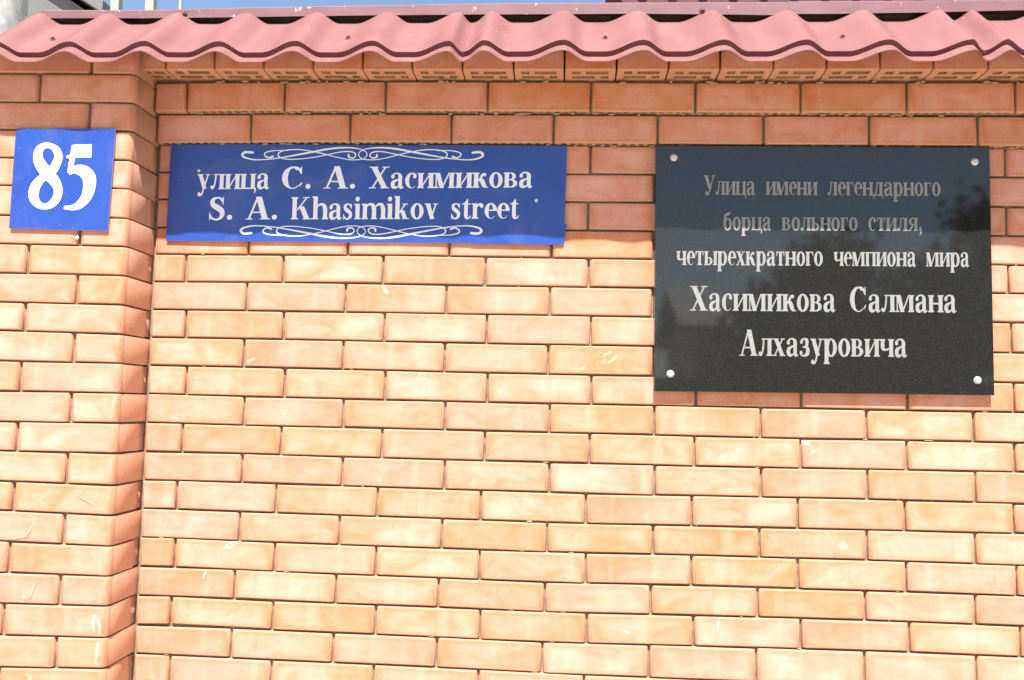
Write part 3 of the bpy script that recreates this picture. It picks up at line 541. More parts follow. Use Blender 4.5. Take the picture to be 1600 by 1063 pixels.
# ------------------------------------------------------------------ tiled coping
SL = math.radians(39.3)
YL, ZL = -.2336, 2.35 - .0221
AMP, L2, VR, UR = .027, .0315, .0100, .0072
def wave(t):
    t = t % 1.0
    if t < .30: return .5 + .5 * math.cos(math.pi * t / .30)
    if t < .52: return 0.0
    return .5 - .5 * math.cos(math.pi * (t - .52) / .48)
def tile_sheet(x0, x1, phase, pitch, lift, edge_up=None):
    """one pressed sheet: eave lip, riser of the step, upper field running under the ridge cap"""
    n = Vector((0, -math.sin(SL), math.cos(SL)))
    d = Vector((0, math.cos(SL), math.sin(SL)))
    p0 = Vector((0, YL, ZL + lift))
    p1 = p0 + d * L2
    p2 = p1 + Vector((0, -UR, VR))
    p2b = p2 + d * .006
    prof = [(p0, .96), (p0 + d * .02, .98), (p1, 1), (p2, 1), (p2b, 1)]
    for k in range(1, 9): prof.append((p2b + d * (.236 * k / 8), 1))
    bm = bmesh.new()
    N = max(8, int((x1 - x0) / .0055))
    grid = []
    for a in range(N + 1):
        x = x0 + (x1 - x0) * a / N
        w = wave((x - phase) / pitch)
        if x0 > 0:
            t = min(1, max(0, (x - x0) / .052))
            w *= t * t * (3 - 2 * t)
        if x1 < XE:
            t = min(1, max(0, (x1 - x) / .034))
            w *= t * t * (3 - 2 * t) * .97 + .03
        wob = .0012 * noise.noise(Vector((x * 5, 0, lift * 50)))
        col = []
        for (p, k) in prof:
            q = p + n * (AMP * w * k + wob)
            col.append(bm.verts.new((x, q.y, q.z)))
        grid.append(col)
    for a in range(N):
        for k in range(len(prof) - 1):
            f = bm.faces.new((grid[a][k], grid[a + 1][k], grid[a + 1][k + 1], grid[a][k + 1]))
            f.smooth = True
            if k == 2: f.material_index = 1  # riser faces get the red with shade painted in
    me = bpy.data.meshes.new('tile_sheet')
    bm.normal_update()
    bm.to_mesh(me)
    bm.free()
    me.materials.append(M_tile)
    me.materials.append(M_riser_shade)
    try: me.set_sharp_from_angle(angle=math.radians(38))
    except Exception: pass
    return me
XE = 2.95
COP = empty('tiled_coping', (1.0, 0, 2.35), 'wine red metal tile coping with ridge cap along the top of the wall', 'roof')
sheets = [(-.335, .853, -.095, .1833, 0.0), (.848, 2.045, .902, .1850, .0016), (2.040, XE, 2.082, .1850, .0032)]
for s_ in sheets:
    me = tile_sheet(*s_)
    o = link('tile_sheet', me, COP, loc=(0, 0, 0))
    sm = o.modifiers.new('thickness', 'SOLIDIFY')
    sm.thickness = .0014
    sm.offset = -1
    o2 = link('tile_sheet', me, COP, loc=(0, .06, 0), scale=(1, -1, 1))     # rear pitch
# folded verge strip at the left end
bm = bmesh.new()
n = Vector((0, -math.sin(SL), math.cos(SL)))
d = Vector((0, math.cos(SL), math.sin(SL)))
for (x0, x1, dn) in ((-.349, -.333, .0035), (-.351, -.348, -.020)):
    p = Vector((0, YL - .004, ZL + .004))
    a = p + n * (.006)
    b_ = a + d * .26
    vs = [(x0, a.y, a.z), (x1, a.y, a.z), (x1, b_.y, b_.z), (x0, b_.y, b_.z)]
    lo_ = [(x, y + .0, z + (dn if dn < 0 else -.002)) for x, y, z in vs]
    V = [bm.verts.new(c) for c in vs] + [bm.verts.new(c) for c in lo_]
    for f in ((0, 1, 2, 3), (7, 6, 5, 4), (0, 4, 5, 1), (1, 5, 6, 2), (2, 6, 7, 3), (3, 7, 4, 0)):
        bm.faces.new([V[i] for i in f])
link('verge_strip', mesh_bm('verge_strip', bm, [M_tile]), COP)
# ridge cap: short front fold, then two shallow pitches
YC = -.052
zc0 = D['capz'][0][1]
prof = [(YC + .004, zc0 + .001), (YC, zc0 - .001), (YC - .0015, zc0 + .0195), (YC + .002, zc0 + .0225), (.03, zc0 + .046), (.112 - .002, zc0 + .0225), (.1115, zc0 + .0195), (.110, zc0)]
def itp(tab, x, c):
    if x <= tab[0][0]: return tab[0][c]
    for a, b in zip(tab, tab[1:]):
        if x <= b[0]: return a[c] + (b[c] - a[c]) * (x - a[0]) / (b[0] - a[0])
    return tab[-1][c]
def ridge(x0, x1, lift, slant):
    bm = bmesh.new()
    N = int((x1 - x0) / .04)
    rows = []
    for a in range(N + 1):
        x = x0 + (x1 - x0) * a / N
        lo_z, hi_z = itp(D['capz'], x, 1), itp(D['capz'], x, 2)
        wz = lo_z - zc0 + .0005 * noise.noise(Vector((x * 11, 5, 0)))
        hz_ = hi_z - .0235 - zc0
        row = []
        for k, (y, z) in enumerate(prof):
            xx = x + (slant * (1 - min(1, (z - zc0) / .02)) if a == 0 else 0)
            row.append(bm.verts.new((xx, y - lift, z + (wz if k < 2 or k == 7 else hz_) + lift)))
        rows.append(row)
    for a in range(N):
        for k in range(len(prof) - 1):
            bm.faces.new((rows[a][k], rows[a + 1][k], rows[a + 1][k + 1], rows[a][k + 1]))
    bm.normal_update()
    me = bpy.data.meshes.new('ridge_cap')
    bm.to_mesh(me)
    bm.free()
    me.materials.append(M_cap)
    return me
for (x0, x1, lf, sl_) in ((-.275, 1.66, 0, -.05), (1.645, XE, .0012, 0)):
    o = link('ridge_cap', ridge(x0, x1, lf, sl_), COP, loc=(0, 0, 0))
    sm = o.modifiers.new('thickness', 'SOLIDIFY')
    sm.thickness = .001
# timber under the tiles
bm = bmesh.new()
box(bm, -.279, XE - .02, .004, .050, 2.35 + .08, zc0 + .026)
box(bm, -.26, XE - .02, .11, .17, 2.35 + .03, 2.35 + .08)
link('batten', mesh_bm('batten', bm, [M_dark]), COP)

# hex-head roofing screws with washers
def screw_mesh():
    bm = bmesh.new()
    r = bmesh.ops.create_cone(bm, cap_ends=True, segments=14, radius1=.0075, radius2=.0066, depth=.0022)
    bmesh.ops.translate(bm, verts=r['verts'], vec=(0, 0, .0011))
    r = bmesh.ops.create_cone(bm, cap_ends=True, segments=6, radius1=.0046, radius2=.0044, depth=.005)
    bmesh.ops.translate(bm, verts=r['verts'], vec=(0, 0, .0047))
    return mesh_bm('screw', bm, [M_rust])
SCR = screw_mesh()
def surf(x, s):     # point on the field, s metres above the step
    sh = sheets[0] if x < .85 else sheets[1] if x < 2.04 else sheets[2]
    n = Vector((0, -math.sin(SL), math.cos(SL)))
    d = Vector((0, math.cos(SL), math.sin(SL)))
    p = Vector((0, YL, ZL + sh[4])) + d * (L2 + .006 + s) + Vector((0, -UR, VR)) + n * AMP * wave((x - sh[2]) / sh[3])
    return Vector((x, p.y, p.z))
for x, s in ((-.19, .092), (.557, .095), (1.186, .09), (1.748, .092), (2.3, .09)):
    p = surf(x, s)
    link('screw', SCR, COP, loc=p, rot=(SL, 0, 0))
for x in (.105, 1.43, 2.35):
    link('screw', SCR, COP, loc=(x, YC - .003, itp(D['capz'], x, 1) + .010), rot=(math.radians(90), 0, 0))

# ------------------------------------------------------------------ lettering: outlines built from pen strokes
def cr(pts, n=7):
    """Catmull-Rom through (x, y, w)"""
    if len(pts) < 3: return pts
    P = [pts[0]] + list(pts) + [pts[-1]]
    if abs(pts[0][0] - pts[-1][0]) + abs(pts[0][1] - pts[-1][1]) < 1e-6:
        P = [pts[-2]] + list(pts) + [pts[1]]
    out = []
    for i in range(1, len(P) - 2):
        for k in range(n):
            t = k / n
            out.append(tuple(.5 * (2 * P[i][c] + (P[i + 1][c] - P[i - 1][c]) * t + (2 * P[i - 1][c] - 5 * P[i][c] + 4 * P[i + 1][c] - P[i + 2][c]) * t * t
                                   + (3 * P[i][c] - P[i - 1][c] - 3 * P[i + 1][c] + P[i + 2][c]) * t ** 3) for c in range(3)))
    out.append(tuple(pts[-1]))
    return out
def disc(cx, cy, r, n=14, ry=None):
    return [(cx + r * math.cos(2 * math.pi * k / n), cy + (ry or r) * math.sin(2 * math.pi * k / n)) for k in range(n)]
def stroke_polys(pts, smooth=True, cap=False, n=7):
    p = cr(pts, n) if smooth else pts
    L, R_ = [], []
    for i in range(len(p)):
        a = p[max(0, i - 1)]
        b = p[min(len(p) - 1, i + 1)]
        dx, dy = b[0] - a[0], b[1] - a[1]
        m = math.hypot(dx, dy) or 1e-9
        nx, ny = -dy / m, dx / m
        w = max(p[i][2], 1e-5) / 2
        L.append((p[i][0] + nx * w, p[i][1] + ny * w))
        R_.append((p[i][0] - nx * w, p[i][1] - ny * w))
    out = [[L[i], R_[i], R_[i + 1], L[i + 1]] for i in range(len(p) - 1)]
    if cap:
        out.append(disc(p[0][0], p[0][1], p[0][2] / 2, 10))
        out.append(disc(p[-1][0], p[-1][1], p[-1][2] / 2, 10))
    return out
def area(p):
    return .5 * sum(p[i][0] * p[(i + 1) % len(p)][1] - p[(i + 1) % len(p)][0] * p[i][1] for i in range(len(p)))
def union(polys):
    V, F = [], []
    for p in polys:
        tris = [p] if len(p) != 4 else [[p[0], p[1], p[2]], [p[0], p[2], p[3]]]
        for t in tris:
            a = area(t)
            if abs(a) < 1e-9: continue
            if a < 0: t = t[::-1]
            F.append(list(range(len(V), len(V) + len(t))))
            V += [Vector(c) for c in t]
    v, e, f, ov, oe, of = delaunay_2d_cdt(V, [], F, 0, 1e-5)
    return v, [a for a, b in zip(f, of) if b]

# a bold book face; em = 1, x height .47, caps .68
B_, H_, SF = .150, .044, .034      # stem, hairline, slab
def rect(x0, y0, x1, y1): return [(x0, y0), (x1, y0), (x1, y1), (x0, y1)]
def slab(x0, x1, y, up):           # slab foot with brackets
    h = SF
    if up > 0: return [rect(x0, y, x1, y + h), [(x0 + .012, y + h), (x1 - .012, y + h), (x1 - .035, y + h + .016), (x0 + .035, y + h + .016)]]
    return [rect(x0, y - h, x1, y), [(x0 + .035, y - h - .016), (x1 - .035, y - h - .016), (x1 - .012, y - h), (x0 + .012, y - h)]]
def stem(x, y0, y1, w=B_, bl=.04, br=.04, tl=.04, tr=.04):
    o = [rect(x, y0, x + w, y1)]
    if bl or br: o += slab(x - bl, x + w + br, y0, 1)
    if tl or tr: o += slab(x - tl, x + w + tr, y1, -1)
    return o
def diag(x0, y0, x1, y1, w):
    x0, x1, w = x0 - .006, x1 - .006, w + .012       # w measured along x
    return [[(x0, y0), (x0 + w, y0), (x1 + w, y1), (x1, y1)]]
def ring(cx, cy, rx, ry, tx, ty, a0=0, a1=360, t_end=None):
    tx, ty, rx = tx + .016, ty + .008, rx + .004
    n = max(6, int(abs(a1 - a0) / 12))
    o = []
    pr = None
    for k in range(n + 1):
        t = k / n
        a = math.radians(a0 + (a1 - a0) * t)
        c, s = math.cos(a), math.sin(a)
        irx, iry = rx - tx, ry - ty
        po = (cx + rx * c, cy + ry * s)
        pi_ = (cx + irx * c, cy + iry * s)
        if t_end is not None and t > .6:
            f = (t - .6) / .4
            m = (po[0] * .6 + pi_[0] * .4, po[1] * .6 + pi_[1] * .4)
            po = (po[0] + (m[0] - po[0]) * f * t_end, po[1] + (m[1] - po[1]) * f * t_end)
            pi_ = (pi_[0] + (m[0] - pi_[0]) * f * t_end, pi_[1] + (m[1] - pi_[1]) * f * t_end)
        if pr: o.append([pr[0], po, pi_, pr[1]])
        pr = (po, pi_)
    return o
def st_(*pts, cap=False): return stroke_polys([(x, y, w * 1.1 + .006) for x, y, w in pts], True, cap, 6)
def soft(x): # lower bowl on a stem at x
    return ring(x + .235, .14, .165, .15, .115, .036)
G = {}
def g(ch, adv, *parts): G[ch] = (adv, [p for q in parts for p in q])
X_ = .47
g('и', .60, stem(.05, 0, X_), stem(.415, 0, X_), diag(.17, .08, .395, .40, .045))
g('н', .60, stem(.05, 0, X_), stem(.415, 0, X_), [rect(.17, .215, .43, .262)])
g('п', .60, stem(.05, 0, X_, tr=0), stem(.415, 0, X_, tl=0), [rect(.05, X_ - .04, .54, X_)])
g('ц', .62, stem(.05, 0, X_, br=0), stem(.415, 0, X_, bl=0), [rect(.05, 0, .60, .04)], st_((.575, .04, .05), (.585, -.05, .045), (.56, -.12, .02)))
g('л', .56, stem(.365, 0, X_, tl=0), [rect(.14, X_ - .034, .44, X_)], st_((.205, .455, .042), (.20, .30, .05), (.165, .12, .05), (.115, .035, .055), (.06, .035, .06)), [disc(.065, .062, .055)])
g('м', .74, stem(.05, 0, X_, H_, .045, .05, .045, 0), diag(.20, 0, .05, X_, .145), diag(.255, 0, .50, X_, .045), stem(.535, 0, X_, B_, .04, .04, 0, .04), [rect(.5, .44, .6, .47)])
g('д', .58, stem(.355, .02, X_, B_, 0, 0, 0, .04), [rect(.15, X_ - .034, .44, X_), rect(.02, 0, .56, .042), [(.02, -.12), (.05, -.12), (.09, .01), (.02, .01)], [(.49, .01), (.53, -.12), (.56, -.12), (.56, .01)]], st_((.215, .455, .042), (.205, .28, .05), (.16, .12, .05), (.09, .03, .04)))
g('г', .44, stem(.05, 0, X_, B_, .04, .05, .04, 0), [rect(.1, X_ - .036, .405, X_), [(.345, X_ - .036), (.385, .32), (.41, .32), (.405, X_ - .03)]])
g('т', .50, stem(.185, 0, X_, B_, .05, .05, 0, 0), [rect(.04, X_ - .036, .465, X_), [(.10, X_ - .036), (.062, .32), (.035, .32), (.04, X_ - .03)], [(.405, X_ - .036), (.443, .32), (.47, .32), (.465, X_ - .03)]])
g('р', .56, stem(.05, -.205, X_, B_, .04, .05, .045, 0), ring(.30, .232, .225, .248, .13, .038))
g('о', .51, ring(.255, .235, .228, .248, .128, .036))
g('с', .45, ring(.26, .235, .228, .248, .13, .036, 62, 318, .9), [disc(.365, .365, .062)], st_((.30, .463, .036), (.365, .43, .05), (.395, .37, .06)))
g('е', .46, ring(.25, .235, .222, .248, .13, .036, 0, 322, .9), [rect(.10, .24, .47, .278)], [[(.375, .24), (.472, .24), (.470, .29), (.375, .29)]])
g('а', .51, [rect(.30, .07, .43, .33)], st_((.365, .30, .13), (.355, .40, .10), (.27, .462, .04), (.17, .453, .036), (.085, .40, .05)), [disc(.10, .365, .062)],
  st_((.33, .275, .03), (.22, .245, .05), (.115, .175, .11), (.115, .07, .12), (.19, .022, .07), (.27, .04, .036), (.34, .10, .03)), st_((.365, .12, .13), (.385, .03, .09), (.44, .02, .04), (.49, .05, .02)))
g('б', .51, ring(.255, .215, .228, .228, .128, .036), st_((.09, .22, .12), (.085, .36, .10), (.12, .50, .09), (.21, .565, .09), (.33, .585, .085), (.40, .66, .03)))
g('в', .52, stem(.05, 0, X_, B_, .04, 0, .04, 0), ring(.265, .352, .165, .118, .105, .032, -90, 90), ring(.275, .130, .205, .130, .120, .036, -90, 90), [rect(.15, .438, .27, .47), rect(.15, .228, .28, .262), rect(.15, 0, .28, .036)])
g('ь', .48, stem(.05, 0, X_, B_, .04, 0, .04, .04), ring(.25, .136, .205, .136, .12, .036, -90, 90), [rect(.15, .236, .26, .272), rect(.15, 0, .26, .036)])
g('ы', .72, G['ь'][1], stem(.535, 0, X_))
g('я', .54, stem(.355, 0, X_, B_, .04, .04, 0, .04), ring(.26, .34, .20, .13, .115, .034, 90, 270), [rect(.25, .436, .40, .47), rect(.25, .21, .40, .244)], diag(.04, 0, .235, .225, .105), [rect(.0, 0, .16, .03)])
g('к', .56, stem(.05, 0, X_), st_((.18, .235, .04), (.27, .27, .06), (.33, .38, .07), (.40, .435, .05)), [disc(.425, .405, .05)], st_((.25, .26, .07), (.34, .20, .13), (.40, .08, .12), (.47, .02, .06)), [rect(.40, 0, .55, .03)])
g('х', .52, diag(.325, 0, .055, X_, .145), diag(.055, 0, .375, X_, .045), [rect(.01, X_ - .03, .235, X_), rect(.32, X_ - .03, .48, X_), rect(.01, 0, .16, .03), rect(.28, 0, .50, .03)])
g('ч', .56, stem(.375, 0, X_), [rect(.05, .29, .185, X_)], slab(.01, .225, X_, -1), st_((.118, .32, .135), (.13, .23, .11), (.21, .185, .05), (.30, .195, .04), (.40, .23, .04)))
g('з', .44, st_((.10, .385, .06), (.15, .445, .05), (.22, .462, .04), (.31, .42, .10), (.31, .30, .10), (.23, .245, .035), (.16, .243, .03)),
  st_((.16, .243, .03), (.25, .245, .035), (.34, .20, .11), (.34, .08, .12), (.22, .012, .042), (.11, .03, .04), (.06, .09, .04)), [disc(.105, .38, .055), disc(.09, .095, .055)])
g('у', .52, diag(.235, .02, .05, X_, .145), st_((.425, .455, .04), (.345, .22, .042), (.26, -.02, .05), (.20, -.16, .05), (.11, -.19, .05)), [disc(.105, -.150, .062), rect(.01, X_ - .03, .235, X_), rect(.33, X_ - .03, .50, X_)])
g('У', .70, diag(.30, .20, .06, .68, .165), st_((.58, .665, .045), (.47, .42, .046), (.36, .17, .06), (.29, .03, .06), (.19, -.005, .05)), [disc(.175, .055, .068), rect(.0, .65, .28, .68), rect(.47, .65, .68, .68)])
g('А', .74, diag(.06, 0, .325, .70, .05), diag(.50, 0, .29, .70, .165), [rect(.16, .20, .55, .24), rect(-.01, 0, .20, .03), rect(.42, 0, .73, .03)])
g('Х', .74, diag(.475, 0, .07, .68, .185), diag(.09, 0, .56, .68, .052), [rect(.01, .65, .32, .68), rect(.46, .65, .71, .68), rect(.01, 0, .25, .03), rect(.41, 0, .72, .03)])
g('С', .72, ring(.36, .34, .33, .355, .165, .042, 50, 312, .7), [[(.60, .46), (.635, .46), (.635, .70), (.60, .66)]], st_((.40, .675, .042), (.50, .65, .05), (.575, .58, .07), (.615, .48, .04)), st_((.56, .085, .04), (.61, .13, .035), (.64, .19, .03)))
g('.', .26, [disc(.12, .07, .078, 16)])
g(',', .26, [disc(.12, .072, .076, 16)], st_((.16, .06, .07), (.175, -.03, .05), (.13, -.10, .035), (.08, -.135, .02)))
g('S', .54, st_((.43, .55, .05), (.38, .64, .05), (.27, .672, .045), (.14, .60, .10), (.15, .46, .13), (.28, .37, .15), (.41, .27, .14), (.43, .13, .11), (.33, .015, .05), (.21, .008, .045), (.11, .06, .05), (.07, .15, .04)),
  [[(.435, .46), (.465, .46), (.47, .70), (.435, .68)], [(.045, -.02), (.08, .0), (.075, .22), (.045, .22)]])
g('s', .40, st_((.31, .37, .04), (.27, .44, .04), (.19, .458, .036), (.10, .41, .08), (.12, .31, .10), (.21, .25, .11), (.29, .18, .10), (.29, .08, .09), (.21, .012, .042), (.12, .02, .04), (.06, .10, .04)),
  [[(.31, .32), (.34, .32), (.34, .48), (.31, .46)], [(.035, -.015), (.065, .0), (.06, .16), (.035, .16)]])
g('K', .78, stem(.07, 0, .68, .155, .05, .05, .05, .05), diag(.22, .28, .55, .66, .052), diag(.52, 0, .31, .40, .175), [rect(.45, 0, .78, .03), rect(.44, .65, .68, .68)])
g('h', .59, stem(.05, 0, .70, B_, .04, .04, .045, 0), stem(.405, 0, .34, B_, .04, .04, 0, 0), st_((.17, .36, .03), (.26, .44, .05), (.36, .455, .07), (.44, .41, .11), (.472, .31, .135)))
g('a', .51, G['а'][1])
g('A', .74, G['А'][1])
g('i', .29, stem(.075, 0, X_, B_, .04, .04, .05, 0), [disc(.14, .615, .075, 16)])
g('m', .88, stem(.05, 0, X_, B_, .04, .04, .045, 0), stem(.38, 0, .34, B_, .035, .035, 0, 0), stem(.71, 0, .34, B_, .035, .04, 0, 0),
  st_((.17, .36, .03), (.25, .44, .05), (.34, .455, .07), (.415, .41, .11), (.447, .31, .135)), st_((.50, .36, .03), (.58, .44, .05), (.67, .455, .07), (.745, .41, .11), (.777, .31, .135)))
g('k', .58, stem(.05, 0, .70, B_, .04, .04, .045, 0), diag(.17, .19, .38, .45, .045), diag(.345, 0, .225, .27, .14), [rect(.30, 0, .55, .03), rect(.30, X_ - .03, .50, X_)])
g('o', .51, G['о'][1])
g('v', .52, diag(.22, 0, .05, X_, .145), diag(.225, 0, .395, X_, .042), [rect(.01, X_ - .03, .235, X_), rect(.32, X_ - .03, .49, X_), [(.22, 0), (.267, 0), (.25, -.012), (.235, -.012)]])
g('t', .37, [rect(.10, .09, .235, .50), rect(.02, X_ - .036, .33, X_), [(.10, .47), (.235, .47), (.235, .60), (.20, .60), (.15, .53)]], st_((.168, .12, .135), (.185, .04, .09), (.25, .016, .045), (.30, .04, .036), (.34, .09, .028)))
g('r', .45, stem(.05, 0, X_, B_, .04, .055, .045, 0), st_((.17, .33, .03), (.23, .41, .05), (.31, .445, .06), (.37, .43, .06)), [disc(.365, .395, .065)])
g('e', .46, G['е'][1])

def text_polys(word, x0, z0, x1, z1, cap, xw=1.0):
    adv = 0
    polys = []
    gap = .0
    lo, hi = 1e9, -1e9
    for ch in word:
        A, pl = G[ch]
        ch_p = []
        polys.append(ch_p)
        for p in pl:
            q = [(x + adv, y) for x, y in p]
            ch_p.append(q)
            lo = min(lo, min(c[0] for c in q))
            hi = max(hi, max(c[0] for c in q))
        adv += A + gap
    sx = (x1 - x0) / (hi - lo)
    sy = cap / .68
    k = (z1 - z0) / (x1 - x0)
    return [[[(x0 + (x - lo) * sx, z0 + y * sy + k * (x - lo) * sx) for x, y in p] for p in cp] for cp in polys]

def flat_mesh(name, polys, org, y, mat, bow=None, t=0):
    sc = 20.0
    v, f = union([[((x - org[0]) * sc, (z - org[2]) * sc) for x, z in p] for p in polys])
    bm = bmesh.new()
    vs = [bm.verts.new((c[0] / sc, y - org[1] + (bow(c[0] / sc, c[1] / sc) if bow else 0), c[1] / sc)) for c in v]
    for q in f:
        try: fa = bm.faces.new([vs[i] for i in q])
        except ValueError: pass
    bm.normal_update()
    for fa in bm.faces:
        if fa.normal.y > 0: fa.normal_flip()
    me = bpy.data.meshes.new(name)
    bm.to_mesh(me)
    bm.free()
    me.materials.append(mat)
    return me

def panel(name, quad, yf, thick, org, mat, emat, nx, nz, bow, bev=0):
    """a thin sheet: front grid with a slight bow, cut edges, flat back"""
    bm = bmesh.new()
    TL, TR, BR, BL = quad
    fr, bk = [], []
    for j in range(nz + 1):
        a, b = [], []
        for i in range(nx + 1):
            s, t = i / nx, j / nz
            x = (BL[0] * (1 - s) + BR[0] * s) * (1 - t) + (TL[0] * (1 - s) + TR[0] * s) * t
            z = (BL[1] * (1 - s) + BR[1] * s) * (1 - t) + (TL[1] * (1 - s) + TR[1] * s) * t
            x, z = x - org[0], z - org[2]
            yy = yf - org[1] + (bow(x, z) if bow else 0)
            a.append(bm.verts.new((x, yy, z)))
            b.append(bm.verts.new((x, yy + thick, z)))
        fr.append(a)
        bk.append(b)
    def quadf(a, b, c, d, mi, sm=False):
        f = bm.faces.new((a, b, c, d))
        f.material_index = mi
        f.smooth = sm
    for j in range(nz):
        for i in range(nx):
            quadf(fr[j][i], fr[j][i + 1], fr[j + 1][i + 1], fr[j + 1][i], 0, True)
            quadf(bk[j][i], bk[j + 1][i], bk[j + 1][i + 1], bk[j][i + 1], 1)
    for i in range(nx):
        quadf(fr[0][i + 1], fr[0][i], bk[0][i], bk[0][i + 1], 1)
        quadf(fr[nz][i], fr[nz][i + 1], bk[nz][i + 1], bk[nz][i], 1)
    for j in range(nz):
        quadf(fr[j][0], fr[j + 1][0], bk[j + 1][0], bk[j][0], 1)
        quadf(fr[j + 1][nx], fr[j][nx], bk[j][nx], bk[j + 1][nx], 1)
    if bev:
        es = [e for e in bm.edges if len(e.link_faces) == 2 and e.link_faces[0].normal.length >= 0]
        bm.normal_update()
        es = [e for e in bm.edges if len(e.link_faces) == 2 and e.link_faces[0].normal.dot(e.link_faces[1].normal) < .3]
        bmesh.ops.bevel(bm, geom=es, offset=bev, segments=2, affect='EDGES', profile=.5)
    me = mesh_bm(name, bm, [mat, emat])
    if bev:
        for p in me.polygons: p.use_smooth = False
    else: me.set_sharp_from_angle(angle=math.radians(30))
    return me

def bolt_mesh(r, h, washer):
    bm = bmesh.new()
    prof = [(washer, 0), (washer, .0012), (r * 1.02, .0018), (r, h * .45), (r * .86, h * .8), (r * .5, h), (r * .42, h * .93), (.0, h * .9)]
    N = 18
    rings = []
    for rad, hh in prof[:-1]:
        rings.append([bm.verts.new((rad * math.cos(2 * math.pi * k / N), -hh, rad * math.sin(2 * math.pi * k / N))) for k in range(N)])
    c = bm.verts.new((0, -prof[-1][1], 0))
    for a, b in zip(rings, rings[1:]):
        for k in range(N): bm.faces.new((a[k], a[(k + 1) % N], b[(k + 1) % N], b[k]))
    for k in range(N): bm.faces.new((rings[-1][k], rings[-1][(k + 1) % N], c))
    return mesh_bm('bolt', bm, [M_steel], True)

# --- house number sign on the pillar
YS, YP, YQ = D['Y']
q = D['num']
org = Vector(((q[3][0] + q[2][0]) / 2, YP + .003, q[3][1]))
NUM = tag(link('number_sign', panel('number_sign', q, YP, .0028, org, M_blue, M_edge, 8, 8, lambda x, z: .0006 * math.sin(x * 14 + .6) * math.sin(z * 11)), None, loc=org),
          'square blue enamel sign with the white number 85 fixed to the brick pillar', 'sign')
bowN = lambda x, z: .0006 * math.sin(x * 14 + .6) * math.sin(z * 11)
for grp in (D['digits'][:1], D['digits'][1:]):
    polys = []
    for s_ in grp: polys += stroke_polys(s_, len(s_) > 2, False, 6)
    link('digit', flat_mesh('digit', polys, org, YP - .0007, M_white, bowN), NUM, loc=org)
BS = bolt_mesh(.0042, .004, .0050)
for x, z in D['nbolt']: link('bolt', BS, NUM, loc=(x, YP - .0006, z))
for x, z in D['pilbolt']: link('bolt', BS, PIL, loc=(x, -DP - .002, z))

# old white paint drips and scuffs on the brickwork
for px, (xa, za, xb, zb, w, yy) in enumerate(D['drips']):
    bm = bmesh.new()
    n = 7
    prev = None
    for k in range(n):
        t = k / (n - 1)
        x = xa + (xb - xa) * t + rnd.uniform(-.0012, .0012)
        z = za + (zb - za) * t
        hw = w * (.25 + .75 * math.sin(math.pi * min(1, t * 1.05 + .12)) ** .6 if t < .97 else .15) * .5 * rnd.uniform(.75, 1.1)
        row = [bm.verts.new((x - hw, yy, z)), bm.verts.new((x, yy - .0011, z)), bm.verts.new((x + hw, yy, z))]
        if prev:
            bm.faces.new((prev[0], prev[1], row[1], row[0]))
            bm.faces.new((prev[1], prev[2], row[2], row[1]))
        prev = row
    me = mesh_bm('paint_drip', bm, [M_lime], True)
    link('paint_drip', me, PIL if yy < -.05 else WALL, loc=(0, 0, 0))

# --- street name sign
q = D['street']
org = Vector(((q[3][0] + q[2][0]) / 2, YS + .003, q[3][1]))
bowS = lambda x, z: -.0022 * math.cos(x * 2.2) * math.sin(z * 12.0) + .0009 * math.sin(x * 9 + 1)
STR = tag(link('street_sign', panel('street_sign', q, YS, .002, org, M_blue, M_edge, 48, 12, bowS), None, loc=org),
          'long blue street name sign with white lettering and scroll ornaments on the brick wall', 'sign')
for ln in D['stext']:
    for wd_ in ln:
        for cp in text_polys(*wd_): link('letter', flat_mesh('letter', cp, org, YS - .0006, M_white, bowS), STR, loc=org)
link('sign_patch', panel('sign_patch', D['patch'], YS - .0003, .0002, org, M_blue, M_edge, 12, 3, bowS), STR, loc=org)
half = len(D['orn']) // 2
for part in (D['orn'][:half], D['orn'][half:]):
    polys = []
    for s_ in part: polys += stroke_polys(s_, True, True, 5)
    link('scroll_ornament', flat_mesh('scroll_ornament', polys, org, YS - .0006, M_white, bowS), STR, loc=org)
BS2 = bolt_mesh(.0038, .0035, .0046)
for x, z in D['sbolt']: link('bolt', BS2, STR, loc=(x, YS - .001, z))

# --- black granite plaque
q = D['plaque']
org = Vector(((q[3][0] + q[2][0]) / 2, YQ + .01, q[3][1]))
PLQ = tag(link('memorial_plaque', panel('memorial_plaque', q, YQ, .0165, org, M_granite, M_granite, 1, 1, None, .0010), None, loc=org),
          'polished black granite plaque with engraved grey lettering bolted to the brick wall', 'plaque')
for ln in D['ptext']:
    for wd_ in ln:
        for cp in text_polys(*wd_): link('letter', flat_mesh('letter', cp, org, YQ - .0005, M_engr), PLQ, loc=org)
BB = bolt_mesh(.0070, .0055, .0094)
for x, z in D['pbolt']: link('bolt', BB, PLQ, loc=(x, YQ, z))

